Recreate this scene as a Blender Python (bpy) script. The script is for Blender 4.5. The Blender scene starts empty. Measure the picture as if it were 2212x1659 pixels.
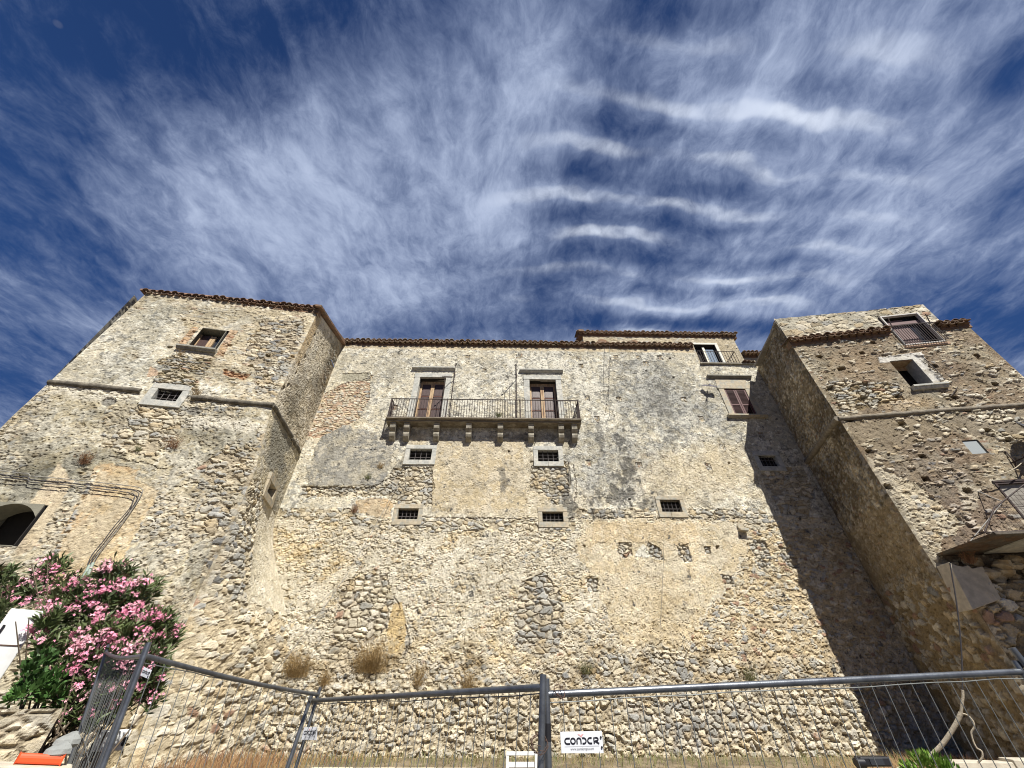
import bpy, math, random
import numpy as np
from mathutils import Vector
random.seed(7)
SC = bpy.context.scene
COL = SC.collection

# ------------------------------------------------------------------ camera
EYE = 1.9; PITCH = math.radians(38.76); YAW = math.radians(-1.07); FPX = 824.0
cd = bpy.data.cameras.new('camera'); cam = bpy.data.objects.new('camera', cd); COL.objects.link(cam)
cam.location = (0, 0, EYE); cam.rotation_euler = (math.radians(90) + PITCH, 0, YAW)
cd.sensor_width = 36; cd.lens = FPX / 2212 * 36; cd.clip_start = 0.05; cd.clip_end = 2000
SC.camera = cam

# ------------------------------------------------------------------ light, sky, exposure
SUN = Vector((0.45, -1.0, 1.40)).normalized()
SUN_EL = math.asin(SUN.z); SUN_ROT = math.atan2(SUN.x, SUN.y)
sl = bpy.data.lights.new('sun', 'SUN'); sl.energy = 5.0; sl.angle = math.radians(0.5); sl.color = (1.0, 0.96, 0.885)
so = bpy.data.objects.new('sun', sl); COL.objects.link(so); so.location = (20, -40, 60)
so.rotation_euler = SUN.to_track_quat('Z', 'Y').to_euler()
SC.cycles.filter_width = 1.05
SC.view_settings.view_transform = 'Standard'; SC.view_settings.look = 'None'
SC.view_settings.exposure = 0.64; SC.view_settings.gamma = 1.0; SC.view_settings.use_curve_mapping = False

class NT:
    """tiny node helper"""
    def __init__(s, tree): s.t = tree; s.n = tree.nodes; s.l = tree.links
    def new(s, typ, **kw):
        n = s.n.new(typ)
        for k, v in kw.items(): setattr(n, k, v)
        return n
    def put(s, sock, v):
        if hasattr(v, 'links') or isinstance(v, bpy.types.NodeSocket): s.l.new(v, sock)
        else: sock.default_value = v
    def math(s, op, a, b=0.0, c=None, clamp=False):
        n = s.new('ShaderNodeMath', operation=op, use_clamp=clamp); s.put(n.inputs[0], a); s.put(n.inputs[1], b)
        if c is not None: s.put(n.inputs[2], c)
        return n.outputs[0]
    def noise(s, vec, scale, detail=4, rough=0.55, dist=0.0):
        n = s.new('ShaderNodeTexNoise'); s.put(n.inputs['Vector'], vec)
        n.inputs['Scale'].default_value = scale; n.inputs['Detail'].default_value = detail
        n.inputs['Roughness'].default_value = rough; n.inputs['Distortion'].default_value = dist
        return n.outputs['Fac']
    def step(s, v, a, b, o0=0.0, o1=1.0):
        n = s.new('ShaderNodeMapRange', interpolation_type='SMOOTHSTEP'); s.put(n.inputs[0], v)
        n.inputs[1].default_value = a; n.inputs[2].default_value = b; n.inputs[3].default_value = o0; n.inputs[4].default_value = o1
        return n.outputs[0]
    def mix(s, f, a, b, mode='MIX'):
        n = s.new('ShaderNodeMix', data_type='RGBA', blend_type=mode); s.put(n.inputs[0], f); s.put(n.inputs[6], a); s.put(n.inputs[7], b)
        return n.outputs[2]
    def comb(s, x, y, z):
        n = s.new('ShaderNodeCombineXYZ'); s.put(n.inputs[0], x); s.put(n.inputs[1], y); s.put(n.inputs[2], z); return n.outputs[0]

SKY_STR = 0.060
world = bpy.data.worlds.new('World'); SC.world = world; world.use_nodes = True
def build_world():
    T = NT(world.node_tree); T.n.clear()
    out = T.new('ShaderNodeOutputWorld'); bg = T.new('ShaderNodeBackground'); T.l.new(bg.outputs[0], out.inputs[0])
    sky = T.new('ShaderNodeTexSky', sky_type='NISHITA'); sky.sun_disc = False
    sky.sun_elevation = SUN_EL; sky.sun_rotation = SUN_ROT; sky.altitude = 300; sky.air_density = 1.0; sky.dust_density = 0.3; sky.ozone_density = 3.0
    tc = T.new('ShaderNodeTexCoord'); sep = T.new('ShaderNodeSeparateXYZ'); T.l.new(tc.outputs['Generated'], sep.inputs[0])
    X, Y, Z = sep.outputs
    zz = T.math('MAXIMUM', Z, 0.06)
    px = T.math('DIVIDE', X, zz); py = T.math('DIVIDE', Y, zz)          # the sheet of high cloud, seen in perspective
    P = T.comb(px, py, 0.0)
    w1 = T.math('SUBTRACT', T.noise(P, 2.0, 4, 0.55), 0.5); w2 = T.math('SUBTRACT', T.noise(T.comb(px, py, 7.0), 2.0, 4, 0.55), 0.5)
    pxw = T.math('ADD', px, T.math('MULTIPLY', w1, 0.22)); pyw = T.math('ADD', py, T.math('MULTIPLY', w2, 0.22))
    fib = T.noise(T.comb(T.math('MULTIPLY', pxw, 6.4), T.math('MULTIPLY', pyw, 3.6), 1.0), 1.0, 9, 0.66, 0.3)       # combed along the wind
    fib2 = T.noise(T.comb(T.math('MULTIPLY', pxw, 26.0), T.math('MULTIPLY', pyw, 17.0), 4.0), 1.0, 6, 0.7, 0.5)
    puff = T.noise(T.comb(T.math('MULTIPLY', pxw, 11.0), T.math('MULTIPLY', pyw, 10.0), 8.0), 1.0, 8, 0.66, 0.4)
    big = T.noise(T.comb(px, py, 3.0), 2.2, 4, 0.55)
    rw = T.math('ADD', T.math('MULTIPLY', w2, 0.20), T.math('MULTIPLY', w1, 0.10))
    ph = T.math('MULTIPLY', T.math('ADD', T.math('ADD', py, rw), T.math('MULTIPLY', px, -0.03)), 2 * math.pi / 0.112)
    rs = T.math('SINE', ph)
    rbrk = T.step(T.noise(T.comb(T.math('MULTIPLY', px, 3.0), T.math('MULTIPLY', py, 6.0), 15.0), 1.0, 3, 0.5), 0.38, 0.60)
    def spot(cx, cy, rx, ry, a, b):
        dx = T.math('DIVIDE', T.math('SUBTRACT', px, cx), rx); dy = T.math('DIVIDE', T.math('SUBTRACT', py, cy), ry)
        d = T.math('SQRT', T.math('ADD', T.math('MULTIPLY', dx, dx), T.math('MULTIPLY', dy, dy)))
        return T.step(d, a, b, 1.0, 0.0)
    rmask = T.math('MULTIPLY', spot(0.52, 0.56, 0.62, 0.54, 0.5, 1.05), rbrk)
    dens = T.math('ADD', T.math('MULTIPLY', T.math('SUBTRACT', fib, 0.5), 1.0), T.math('MULTIPLY', T.math('SUBTRACT', fib2, 0.5), 0.42))
    dens = T.math('ADD', dens, T.math('MULTIPLY', T.math('SUBTRACT', puff, 0.5), 0.62))
    dens = T.math('ADD', dens, T.math('MULTIPLY', T.math('SUBTRACT', big, 0.5), 0.7))
    dens = T.math('ADD', dens, T.math('MULTIPLY', T.math('MULTIPLY', T.math('ADD', rs, -0.15), rmask), 0.20))
    for (cx, cy, rx, ry, amt) in HOLES:
        dens = T.math('SUBTRACT', dens, T.math('MULTIPLY', spot(cx, cy, rx, ry, 0.0, 1.25), amt))
    for (cx, cy, rx, ry, amt) in VEILS:
        dens = T.math('ADD', dens, T.math('MULTIPLY', spot(cx, cy, rx, ry, 0.0, 1.25), amt))
    cov = T.step(dens, -0.52, 0.42)
    behind = T.step(Y, -0.06, 0.07)                                       # cloud left out of the unseen sky behind, to lower the ambient light
    cov = T.math('MULTIPLY', T.math('MULTIPLY', cov, behind), T.step(Z, 0.02, 0.16))
    hs = T.new('ShaderNodeHueSaturation'); hs.inputs['Saturation'].default_value = 1.12; hs.inputs['Value'].default_value = SKYV
    T.l.new(sky.outputs[0], hs.inputs['Color'])
    blue = T.mix(T.step(Z, .95, .45), (0.13, 0.42, 1.55, 1), (0.24, 0.74, 2.5, 1)); blue = T.mix(0.8, hs.outputs[0], blue)
    white = T.mix(T.step(dens, -0.15, 0.75), (3.0, 3.75, 5.7, 1), (6.0, 6.9, 9.0, 1))
    hi = T.math('MULTIPLY', T.step(T.math('ADD', rs, T.math('MULTIPLY', w1, 2.0)), 0.35, 1.1), rmask); white = T.mix(T.math('MULTIPLY', hi, 0.75), white, (9.5, 10.3, 11.8, 1))
    colr = T.mix(T.math('MULTIPLY', cov, 0.93), blue, white)
    # the day moon, a pale smudge
    md = Vector(MOON).normalized(); dot = T.new('ShaderNodeVectorMath', operation='DOT_PRODUCT')
    T.l.new(tc.outputs['Generated'], dot.inputs[0]); dot.inputs[1].default_value = md
    mm = T.step(dot.outputs['Value'], math.cos(math.radians(0.34)), math.cos(math.radians(0.12)))
    colr = T.mix(T.math('MULTIPLY', mm, 0.10), colr, (4.2, 4.3, 5.0, 1))
    T.l.new(colr, bg.inputs[0]); bg.inputs[1].default_value = SKY_STR
SKYV = 0.55; SKYB = 1.0

# ------------------------------------------------------------------ projection helpers (photo measure -> point on a wall plane)
_p, _y = PITCH, YAW
_F = np.array([0, math.cos(_p), math.sin(_p)]); _U = np.array([0, -math.sin(_p), math.cos(_p)]); _R = np.array([1., 0, 0])
_Z = np.array([[math.cos(_y), -math.sin(_y), 0], [math.sin(_y), math.cos(_y), 0], [0, 0, 1]])
_F, _U, _R = _Z @ _F, _Z @ _U, _Z @ _R
def ray(x, y): return _R * (x - 1106) + _U * (829.5 - y) + _F * FPX
def at_dist(x, y, l):
    d = ray(x, y); d = d / math.hypot(d[0], d[1]); return Vector((d[0] * l, d[1] * l, EYE + d[2] * l))
class Face:
    """a vertical wall plane: origin, unit direction u along it (to the right), outward normal n"""
    def __init__(s, A, B, off=0.0):
        A = np.array(A, float); B = np.array(B, float); s.W = float(np.hypot(*(B - A))); s.u = (B - A) / s.W
        s.n = np.array([s.u[1], -s.u[0]]); s.A = A + s.n * off
    def uv(s, px, py):
        d = ray(px, py); n = s.n; t = (s.A @ n) / (d[:2] @ n); q = d * t; return float((q[:2] - s.A) @ s.u), float(q[2] + EYE)
    def P(s, a, b, z): q = s.A + s.u * a + s.n * b; return Vector((q[0], q[1], z))
    def pts(s, L): return [s.uv(*p) for p in L]
def on_z_dir(px, py): return ray(px, py)
def cdir(px, py):
    d = ray(px, py); return (d[0] / d[2], d[1] / d[2])
MOON = tuple(ray(125, 52))
HOLES = []
for (x, y, rx, ry, amt) in [(400, 60, .34, .20, .52), (110, 130, .36, .30, .40), (10, 450, .45, .5, .34), (760, -20, .2, .14, .3), (1440, 0, .10, .08, .40), (20, 830, .8, .6, .30),
                            (2190, 150, .12, .08, .45), (2180, 690, .45, .3, .42), (1190, 610, .12, .2, .26), (930, 720, .3, .12, .25), (1450, 560, .2, .16, .22), (2210, 420, .16, .14, .36), (1560, 705, .5, .06, .42), (1130, 710, .12, .12, .26), (1250, 700, .14, .12, .26)]:
    c = cdir(x, y); HOLES.append((c[0], c[1], rx, ry, amt))
VEILS = []
for (x, y, rx, ry, amt) in [(560, 430, .42, .34, .20), (900, 420, .3, .3, .14), (1550, 235, .2, .12, .22), (1900, 260, .3, .3, .24), (700, 600, .45, .26, .24), (1950, 500, .3, .16, .20), (1140, 170, .14, .14, .26), (1090, 430, .12, .2, .18)]:
    c = cdir(x, y); VEILS.append((c[0], c[1], rx, ry, amt))
build_world()

FAC = Face((-8.91, 15.0), (13.27, 15.0))
LF = Face((-15.38, 10.26), (-8.45, 11.43)); LS = Face((-8.45, 11.43), (-8.91, 15.0))
RF = Face((12.25, 11.53), (20.3, 10.08)); RS = Face((13.27, 15.0), (12.25, 11.53))
LL = Face((-17.2, 15.6), (-15.38, 10.26))

# ------------------------------------------------------------------ tagging, linking
WL = {}
def tag(o, label=None, cat=None, group=None, kind=None):
    if label: o['label'] = label
    if cat: o['category'] = cat
    if group: o['group'] = group
    if kind: o['kind'] = kind
    return o
def empty(name, loc, label, cat, group=None):
    o = bpy.data.objects.new(name, None); COL.objects.link(o); o.location = loc; o.empty_display_size = 0.3
    WL[o.name] = Vector(loc); return tag(o, label, cat, group)
def link(o, parent=None, origin=None):
    COL.objects.link(o)
    if parent is not None:
        o.parent = parent; o.location = -WL[parent.name]; WL[o.name] = Vector((0, 0, 0))
    elif origin is not None:
        origin = Vector(origin); o.location = origin; WL[o.name] = origin
        o.data.transform(__import__('mathutils').Matrix.Translation(-origin))
    else: WL[o.name] = Vector((0, 0, 0))
    return o
class MB:
    def __init__(s): s.v = []; s.f = []; s.sm = []
    def add(s, vs, fs, smooth=False):
        k = len(s.v); s.v += [tuple(v) for v in vs]; s.f += [tuple(i + k for i in f) for f in fs]; s.sm += [smooth] * len(fs)
    def hexa(s, c, jit=0.0):
        c = [Vector(p) + Vector((random.uniform(-jit, jit) for _ in range(3))) for p in c] if jit else c
        s.add(c, [(0, 3, 2, 1), (4, 5, 6, 7), (0, 1, 5, 4), (1, 2, 6, 5), (2, 3, 7, 6), (3, 0, 4, 7)])
    def fbox(s, F, a0, a1, b0, b1, z0, z1, jit=0.0):
        s.hexa([F.P(a0, b0, z0), F.P(a1, b0, z0), F.P(a1, b1, z0), F.P(a0, b1, z0), F.P(a0, b0, z1), F.P(a1, b0, z1), F.P(a1, b1, z1), F.P(a0, b1, z1)], jit)
    def box(s, x0, x1, y0, y1, z0, z1, jit=0.0):
        s.hexa([(x0, y0, z0), (x1, y0, z0), (x1, y1, z0), (x0, y1, z0), (x0, y0, z1), (x1, y0, z1), (x1, y1, z1), (x0, y1, z1)], jit)
    def tube(s, pts, r, seg=6, cap=True, r2=None):
        pts = [Vector(p) for p in pts]; n = len(pts); rings = []; up = None
        for i, p in enumerate(pts):
            d = (pts[min(i + 1, n - 1)] - pts[max(i - 1, 0)]).normalized()
            if up is None: up = Vector((0, 0, 1)) if abs(d.z) < 0.9 else Vector((1, 0, 0))
            a = d.cross(up).normalized(); b = a.cross(d).normalized(); up = b
            rr = r if r2 is None else r + (r2 - r) * i / (n - 1)
            rings.append([p + (a * math.cos(2 * math.pi * k / seg) + b * math.sin(2 * math.pi * k / seg)) * rr for k in range(seg)])
        vs = [v for R_ in rings for v in R_]; fs = []
        for i in range(n - 1):
            for k in range(seg):
                fs.append((i * seg + k, i * seg + (k + 1) % seg, (i + 1) * seg + (k + 1) % seg, (i + 1) * seg + k))
        s.add(vs, fs, True)
        if cap: s.add(rings[0], [tuple(range(seg))]); s.add(rings[-1], [tuple(range(seg))[::-1]])
    def prism(s, F, poly, b0, b1):
        """extrude a polygon of (a,z) in face F from b0 to b1"""
        n = len(poly); vs = [F.P(a, b0, z) for a, z in poly] + [F.P(a, b1, z) for a, z in poly]
        s.add(vs, [tuple(range(n))[::-1], tuple(range(n, 2 * n))] + [(i, (i + 1) % n, n + (i + 1) % n, n + i) for i in range(n)])
    def build(s, name, mat, parent=None, bevel=0.0, top=False):
        m = bpy.data.meshes.new(name); m.from_pydata(s.v, [], s.f); m.materials.append(mat)
        m.polygons.foreach_set('use_smooth', s.sm); m.update()
        o = bpy.data.objects.new(name, m)
        org = None
        if parent is None:
            a = np.array(s.v); org = ((a[:, 0].min() + a[:, 0].max()) / 2, (a[:, 1].min() + a[:, 1].max()) / 2, a[:, 2].min())
        link(o, parent, org)
        if bevel > 0:
            b = o.modifiers.new('bevel', 'BEVEL'); b.width = bevel; b.segments = 2; b.limit_method = 'ANGLE'; b.angle_limit = 0.7
        return o

# ------------------------------------------------------------------ materials
def mat(name, c, rough=0.8, var=0.15, scale=6.0, bump=0.0, bscale=20.0, metal=0.0, c2=None, thr=(0.45, 0.62), stretch=None, spec=None, det=6):
    m = bpy.data.materials.new(name); m.use_nodes = True; T = NT(m.node_tree); bs = T.n['Principled BSDF']
    tc = T.new('ShaderNodeTexCoord'); vec = tc.outputs['Object']
    if stretch:
        mp = T.new('ShaderNodeMapping'); T.l.new(vec, mp.inputs[0]); mp.inputs['Scale'].default_value = stretch; vec = mp.outputs[0]
    n = T.noise(vec, scale, det, 0.6)
    f = T.step(n, 0.25, 0.75, 1 - var, 1 + var)
    base = (*c, 1)
    if c2: base = T.mix(T.step(T.noise(vec, scale * 0.45, det, 0.65), *thr), (*c, 1), (*c2, 1))
    mul = T.new('ShaderNodeVectorMath', operation='SCALE'); T.put(mul.inputs[0], base if not isinstance(base, tuple) else base[:3]); T.put(mul.inputs['Scale'], f)
    T.l.new(mul.outputs[0], bs.inputs['Base Color'])
    bs.inputs['Roughness'].default_value = rough; bs.inputs['Metallic'].default_value = metal
    if spec is not None: bs.inputs['Specular IOR Level'].default_value = spec
    if bump:
        b = T.new('ShaderNodeBump'); b.inputs['Strength'].default_value = bump; b.inputs['Distance'].default_value = 0.02
        T.l.new(T.noise(vec, bscale, 6, 0.65), b.inputs['Height']); T.l.new(b.outputs[0], bs.inputs['Normal'])
    return m
def wall_mat(name):
    m = bpy.data.materials.new(name); m.use_nodes = True; T = NT(m.node_tree); bs = T.n['Principled BSDF']
    at = T.new('ShaderNodeAttribute', attribute_name='Col'); tc = T.new('ShaderNodeTexCoord')
    f = T.step(T.noise(tc.outputs['Object'], 26.0, 5, 0.7), 0.25, 0.75, 0.84, 1.15)
    f2 = T.step(T.noise(tc.outputs['Object'], 90.0, 3, 0.7), 0.3, 0.7, 0.90, 1.09)
    mul = T.new('ShaderNodeVectorMath', operation='SCALE'); T.l.new(at.outputs['Color'], mul.inputs[0]); T.l.new(T.math('MULTIPLY', f, f2), mul.inputs['Scale'])
    T.l.new(mul.outputs[0], bs.inputs['Base Color']); bs.inputs['Roughness'].default_value = 0.93; bs.inputs['Specular IOR Level'].default_value = 0.15
    b = T.new('ShaderNodeBump'); b.inputs['Strength'].default_value = 0.9; b.inputs['Distance'].default_value = 0.02
    T.l.new(T.noise(tc.outputs['Object'], 32.0, 7, 0.72), b.inputs['Height']); T.l.new(b.outputs[0], bs.inputs['Normal'])
    return m
M = {}
M['wall'] = wall_mat('old_masonry')
M['frame_grey'] = mat('grey_dressed_stone', (0.40, 0.40, 0.365), 0.85, 0.2, 9, 0.5, 40, c2=(0.50, 0.48, 0.42))
M['frame_buff'] = mat('buff_dressed_stone', (0.42, 0.36, 0.26), 0.85, 0.2, 9, 0.5, 40, c2=(0.34, 0.33, 0.28))
M['corbel'] = mat('weathered_corbel_stone', (0.24, 0.215, 0.165), 0.88, 0.3, 7, 0.6, 30, c2=(0.34, 0.31, 0.25))
M['slab'] = mat('stained_balcony_slab', (0.17, 0.14, 0.10), 0.9, 0.3, 5, 0.6, 25, c2=(0.28, 0.25, 0.19), stretch=(1, 1, 6))
M['cornice'] = mat('grey_cornice_stone', (0.27, 0.26, 0.22), 0.88, 0.2, 8, 0.4, 30, c2=(0.20, 0.19, 0.165))
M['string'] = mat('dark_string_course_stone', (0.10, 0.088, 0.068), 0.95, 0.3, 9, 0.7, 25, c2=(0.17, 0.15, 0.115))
M['string_grey'] = mat('grey_string_course_stone', (0.21, 0.18, 0.135), 0.95, 0.3, 9, 0.7, 25, c2=(0.16, 0.14, 0.11))  # paler grey string course of the right tower
M['tile'] = mat('old_clay_roof_tile', (0.155, 0.092, 0.062), 0.9, 0.3, 5, 0.5, 20, c2=(0.21, 0.155, 0.105))
M['tile_pale'] = mat('lichened_clay_roof_tile', (0.27, 0.19, 0.13), 0.9, 0.3, 5, 0.5, 20, c2=(0.33, 0.27, 0.20))
M['tile_under'] = mat('clay_eave_tile', (0.20, 0.115, 0.065), 0.9, 0.25, 6, 0.4, 20, c2=(0.15, 0.105, 0.07))
M['roof'] = mat('clay_roof_slope', (0.25, 0.15, 0.10), 0.9, 0.3, 4, 0.5, 15)
M['dark'] = mat('unlit_room_shade', (0.028, 0.024, 0.021), 0.95, 0.2, 3)  # near-black colour painted for the shade of unlit rooms in the openings
M['brownwall'] = mat('brown_render', (0.16, 0.12, 0.08), 0.95, 0.2, 3, 0.4, 20)
M['reveal'] = mat('grey_green_reveal_plaster', (0.21, 0.20, 0.155), 0.92, 0.15, 5, 0.3, 25)
M['iron'] = mat('rusty_dark_iron', (0.03, 0.018, 0.016), 0.7, 0.3, 12, 0.2, 40, c2=(0.05, 0.026, 0.02))
M['grille'] = mat('dark_iron_grille', (0.10, 0.088, 0.085), 0.6, 0.3, 12)
M['wood'] = mat('old_pale_wood', (0.46, 0.33, 0.19), 0.75, 0.25, 5, 0.4, 30, c2=(0.34, 0.20, 0.11), stretch=(5, 5, 0.8))
M['wood_red'] = mat('red_brown_wood', (0.13, 0.05, 0.035), 0.7, 0.25, 6, 0.3, 30, stretch=(5, 5, 0.8))
M['shutter_in'] = mat('brown_inner_shutter', (0.075, 0.045, 0.040), 0.45, 0.2, 4, 0.2, 20, stretch=(5, 5, 0.6))
M['shutter'] = mat('maroon_louvred_shutter', (0.105, 0.045, 0.045), 0.6, 0.15, 6)
M['pvc'] = mat('cream_window_frame', (0.72, 0.68, 0.52), 0.5, 0.05)
M['alu'] = mat('grey_aluminium_frame', (0.55, 0.53, 0.50), 0.45, 0.1)
M['white'] = mat('white_enamel', (0.75, 0.76, 0.76), 0.45, 0.06, 4, c2=(0.62, 0.63, 0.62))
M['white_plaster'] = mat('fresh_white_plaster', (0.66, 0.64, 0.56), 0.9, 0.1, 6, 0.4, 25)
M['concrete'] = mat('grey_concrete', (0.28, 0.26, 0.225), 0.9, 0.22, 6, 0.5, 25, c2=(0.22, 0.20, 0.17))
M['kerb'] = mat('pale_kerb_stone', (0.50, 0.45, 0.36), 0.9, 0.2, 6, 0.4, 25)
M['earth'] = mat('dry_earth', (0.15, 0.115, 0.07), 0.98, 0.35, 3, 0.8, 12, c2=(0.20, 0.16, 0.105))
M['asphalt'] = mat('worn_asphalt', (0.085, 0.083, 0.08), 0.95, 0.25, 5, 0.5, 60, c2=(0.06, 0.06, 0.058))
M['steel'] = mat('galvanised_steel', (0.20, 0.215, 0.235), 0.38, 0.18, 14, 0.08, 60, metal=0.8, c2=(0.15, 0.16, 0.18))
M['wire'] = mat('galvanised_mesh_wire', (0.20, 0.21, 0.205), 0.5, 0.1, 10, metal=0.5)
M['tiewire'] = mat('rusty_tie_wire', (0.09, 0.05, 0.035), 0.8, 0.2, 10)
M['sign'] = mat('white_plastic_sign', (0.74, 0.76, 0.80), 0.35, 0.05, 5, c2=(0.62, 0.64, 0.70), thr=(0.55, 0.75))
M['ink'] = mat('black_print', (0.012, 0.012, 0.02), 0.5, 0.0)
M['inkgrey'] = mat('grey_print', (0.22, 0.22, 0.23), 0.5, 0.0)
M['inkred'] = mat('faded_red_print', (0.70, 0.36, 0.36), 0.5, 0.0)
M['cable'] = mat('dark_rubber_cable', (0.06, 0.055, 0.06), 0.6, 0.1)
M['cable_grey'] = mat('grey_plastic_cable', (0.24, 0.23, 0.21), 0.6, 0.1)
M['rope'] = mat('pale_old_rope', (0.46, 0.40, 0.30), 0.9, 0.2, 30, 0.5, 60)
M['conduit'] = mat('pale_green_plastic_pipe', (0.36, 0.44, 0.38), 0.5, 0.1)
M['leaf'] = mat('oleander_leaf', (0.06, 0.09, 0.028), 0.6, 0.4, 2.2, c2=(0.10, 0.13, 0.045))
M['leaf_green'] = mat('bright_green_leaf', (0.05, 0.115, 0.025), 0.5, 0.35, 3, c2=(0.08, 0.17, 0.04))
M['lime'] = mat('yellow_green_leaf', (0.17, 0.30, 0.04), 0.5, 0.3, 6, c2=(0.11, 0.23, 0.03))
M['petal'] = mat('pink_oleander_petal', (0.80, 0.30, 0.44), 0.6, 0.2, 8, c2=(0.85, 0.50, 0.56))
M['stem'] = mat('grey_brown_stem', (0.12, 0.09, 0.06), 0.9, 0.2)
M['dry'] = mat('dry_straw_grass', (0.36, 0.25, 0.11), 0.9, 0.35, 5, c2=(0.22, 0.15, 0.07))
M['dryred'] = mat('rusty_dry_weed', (0.24, 0.12, 0.06), 0.9, 0.35, 5, c2=(0.30, 0.20, 0.09))
M['weed'] = mat('dull_green_weed', (0.13, 0.14, 0.05), 0.8, 0.3, 5, c2=(0.26, 0.2, 0.09))
M['orange'] = mat('orange_red_plastic', (0.72, 0.085, 0.02), 0.45, 0.1, 6)
M['rock'] = mat('grey_loose_rock', (0.24, 0.25, 0.24), 0.9, 0.25, 5, 0.5, 20)
M['black'] = mat('black_plastic', (0.015, 0.015, 0.018), 0.4, 0.1)
M['dish'] = mat('dark_dish_metal', (0.045, 0.045, 0.05), 0.5, 0.2)
M['feather'] = mat('slate_grey_feathers', (0.10, 0.095, 0.12), 0.8, 0.3, 30)
M['rust'] = mat('rusty_sheet_metal', (0.17, 0.085, 0.035), 0.9, 0.4, 5, 0.5, 20, c2=(0.09, 0.06, 0.035))
M['soffit'] = mat('rust_stained_concrete', (0.095, 0.08, 0.062), 0.9, 0.4, 6, 0.9, 14, c2=(0.11, 0.065, 0.035), thr=(0.45, 0.6))
M['rubble'] = mat('buff_rubble_stone', (0.42, 0.36, 0.26), 0.92, 0.25, 6, 0.6, 18, c2=(0.34, 0.25, 0.14))
M['brick_pale'] = mat('faded_brick', (0.44, 0.30, 0.20), 0.9, 0.2, 8, 0.4, 30)
M['brick'] = mat('red_brick', (0.42, 0.20, 0.12), 0.9, 0.2, 8, 0.4, 30, c2=(0.36, 0.24, 0.16))
M['curtain'] = mat('mauve_blind_fabric', (0.20, 0.135, 0.13), 0.8, 0.12, 3)
def glass_mat(name, c, rough=0.12):
    m = bpy.data.materials.new(name); m.use_nodes = True; b = m.node_tree.nodes['Principled BSDF']
    b.inputs['Base Color'].default_value = (*c, 1); b.inputs['Roughness'].default_value = rough; b.inputs['Specular IOR Level'].default_value = 0.8
    return m
M['glass'] = glass_mat('dark_window_glass', (0.03, 0.033, 0.04), 0.08)
M['glass_blue'] = glass_mat('curtained_window_glass', (0.22, 0.27, 0.33), 0.15)
M['glass_frost'] = glass_mat('frosted_window_glass', (0.34, 0.37, 0.37), 0.4)

# ------------------------------------------------------------------ noise on arrays (for the relief and colour of the old walls)
def _h(ix, iy, s):
    with np.errstate(over='ignore'):
        x = (ix.astype(np.int64) * 374761393 + iy.astype(np.int64) * 668265263 + s * 2246822519) & 0xFFFFFFFF
        x = ((x ^ (x >> 13)) * 1274126177) & 0xFFFFFFFF
        x = x ^ (x >> 16)
    return (x & 0xFFFFFF) / float(0xFFFFFF)
def vn(x, y, s):
    ix = np.floor(x); iy = np.floor(y); fx = x - ix; fy = y - iy; fx = fx * fx * (3 - 2 * fx); fy = fy * fy * (3 - 2 * fy)
    ix = ix.astype(np.int64); iy = iy.astype(np.int64)
    return (_h(ix, iy, s) * (1 - fx) + _h(ix + 1, iy, s) * fx) * (1 - fy) + (_h(ix, iy + 1, s) * (1 - fx) + _h(ix + 1, iy + 1, s) * fx) * fy
def fbm(x, y, s, o=4, g=0.55):
    r = 0; a = 1; t = 0
    for i in range(o):
        r = r + a * vn(x, y, s + i * 17); t += a; a *= g; x = x * 2.03 + 5.1; y = y * 2.03 + 3.7
    return r / t
def sst(v, a, b): t = np.clip((v - a) / (b - a), 0, 1); return t * t * (3 - 2 * t)
def worley(x, y, s, jit=0.85):
    ix = np.floor(x).astype(np.int64); iy = np.floor(y).astype(np.int64)
    f1 = np.full(x.shape, 9.0); f2 = np.full(x.shape, 9.0); ci = np.zeros(x.shape, np.int64); cj = np.zeros(x.shape, np.int64)
    for dx in (-1, 0, 1):
        for dy in (-1, 0, 1):
            a = ix + dx; b = iy + dy
            px = a + 0.5 + (_h(a, b, s) - .5) * jit; py = b + 0.5 + (_h(a, b, s + 1) - .5) * jit
            d = np.sqrt((px - x) ** 2 + (py - y) ** 2); n = d < f1
            f2 = np.where(n, f1, np.minimum(f2, d)); ci = np.where(n, a, ci); cj = np.where(n, b, cj); f1 = np.where(n, d, f1)
    return f1, f2, ci, cj
C3 = lambda *a: np.array(a, float)
def mixc(A, B, t): return A + (B - A) * t[:, None]
PAL = np.array([(.58, .51, .38), (.52, .47, .36), (.46, .43, .36), (.38, .37, .33), (.34, .335, .31), (.50, .41, .27), (.62, .57, .46), (.41, .345, .24), (.26, .26, .25), (.36, .24, .17)])
PW = {'pale': (26, 24, 15, 8, 3, 10, 14, 5, 1, 1), 'mixed': (16, 18, 18, 16, 9, 8, 9, 6, 4, 1), 'grey': (11, 16, 20, 20, 14, 4, 8, 4, 4, 0.5), 'warm': (18, 14, 10, 6, 3, 16, 9, 14, 1, 6), 'white': (20, 14, 6, 3, 1, 3, 40, 2, 0, 1), 'dark': (6, 8, 14, 14, 12, 10, 2, 22, 8, 3)}
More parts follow.
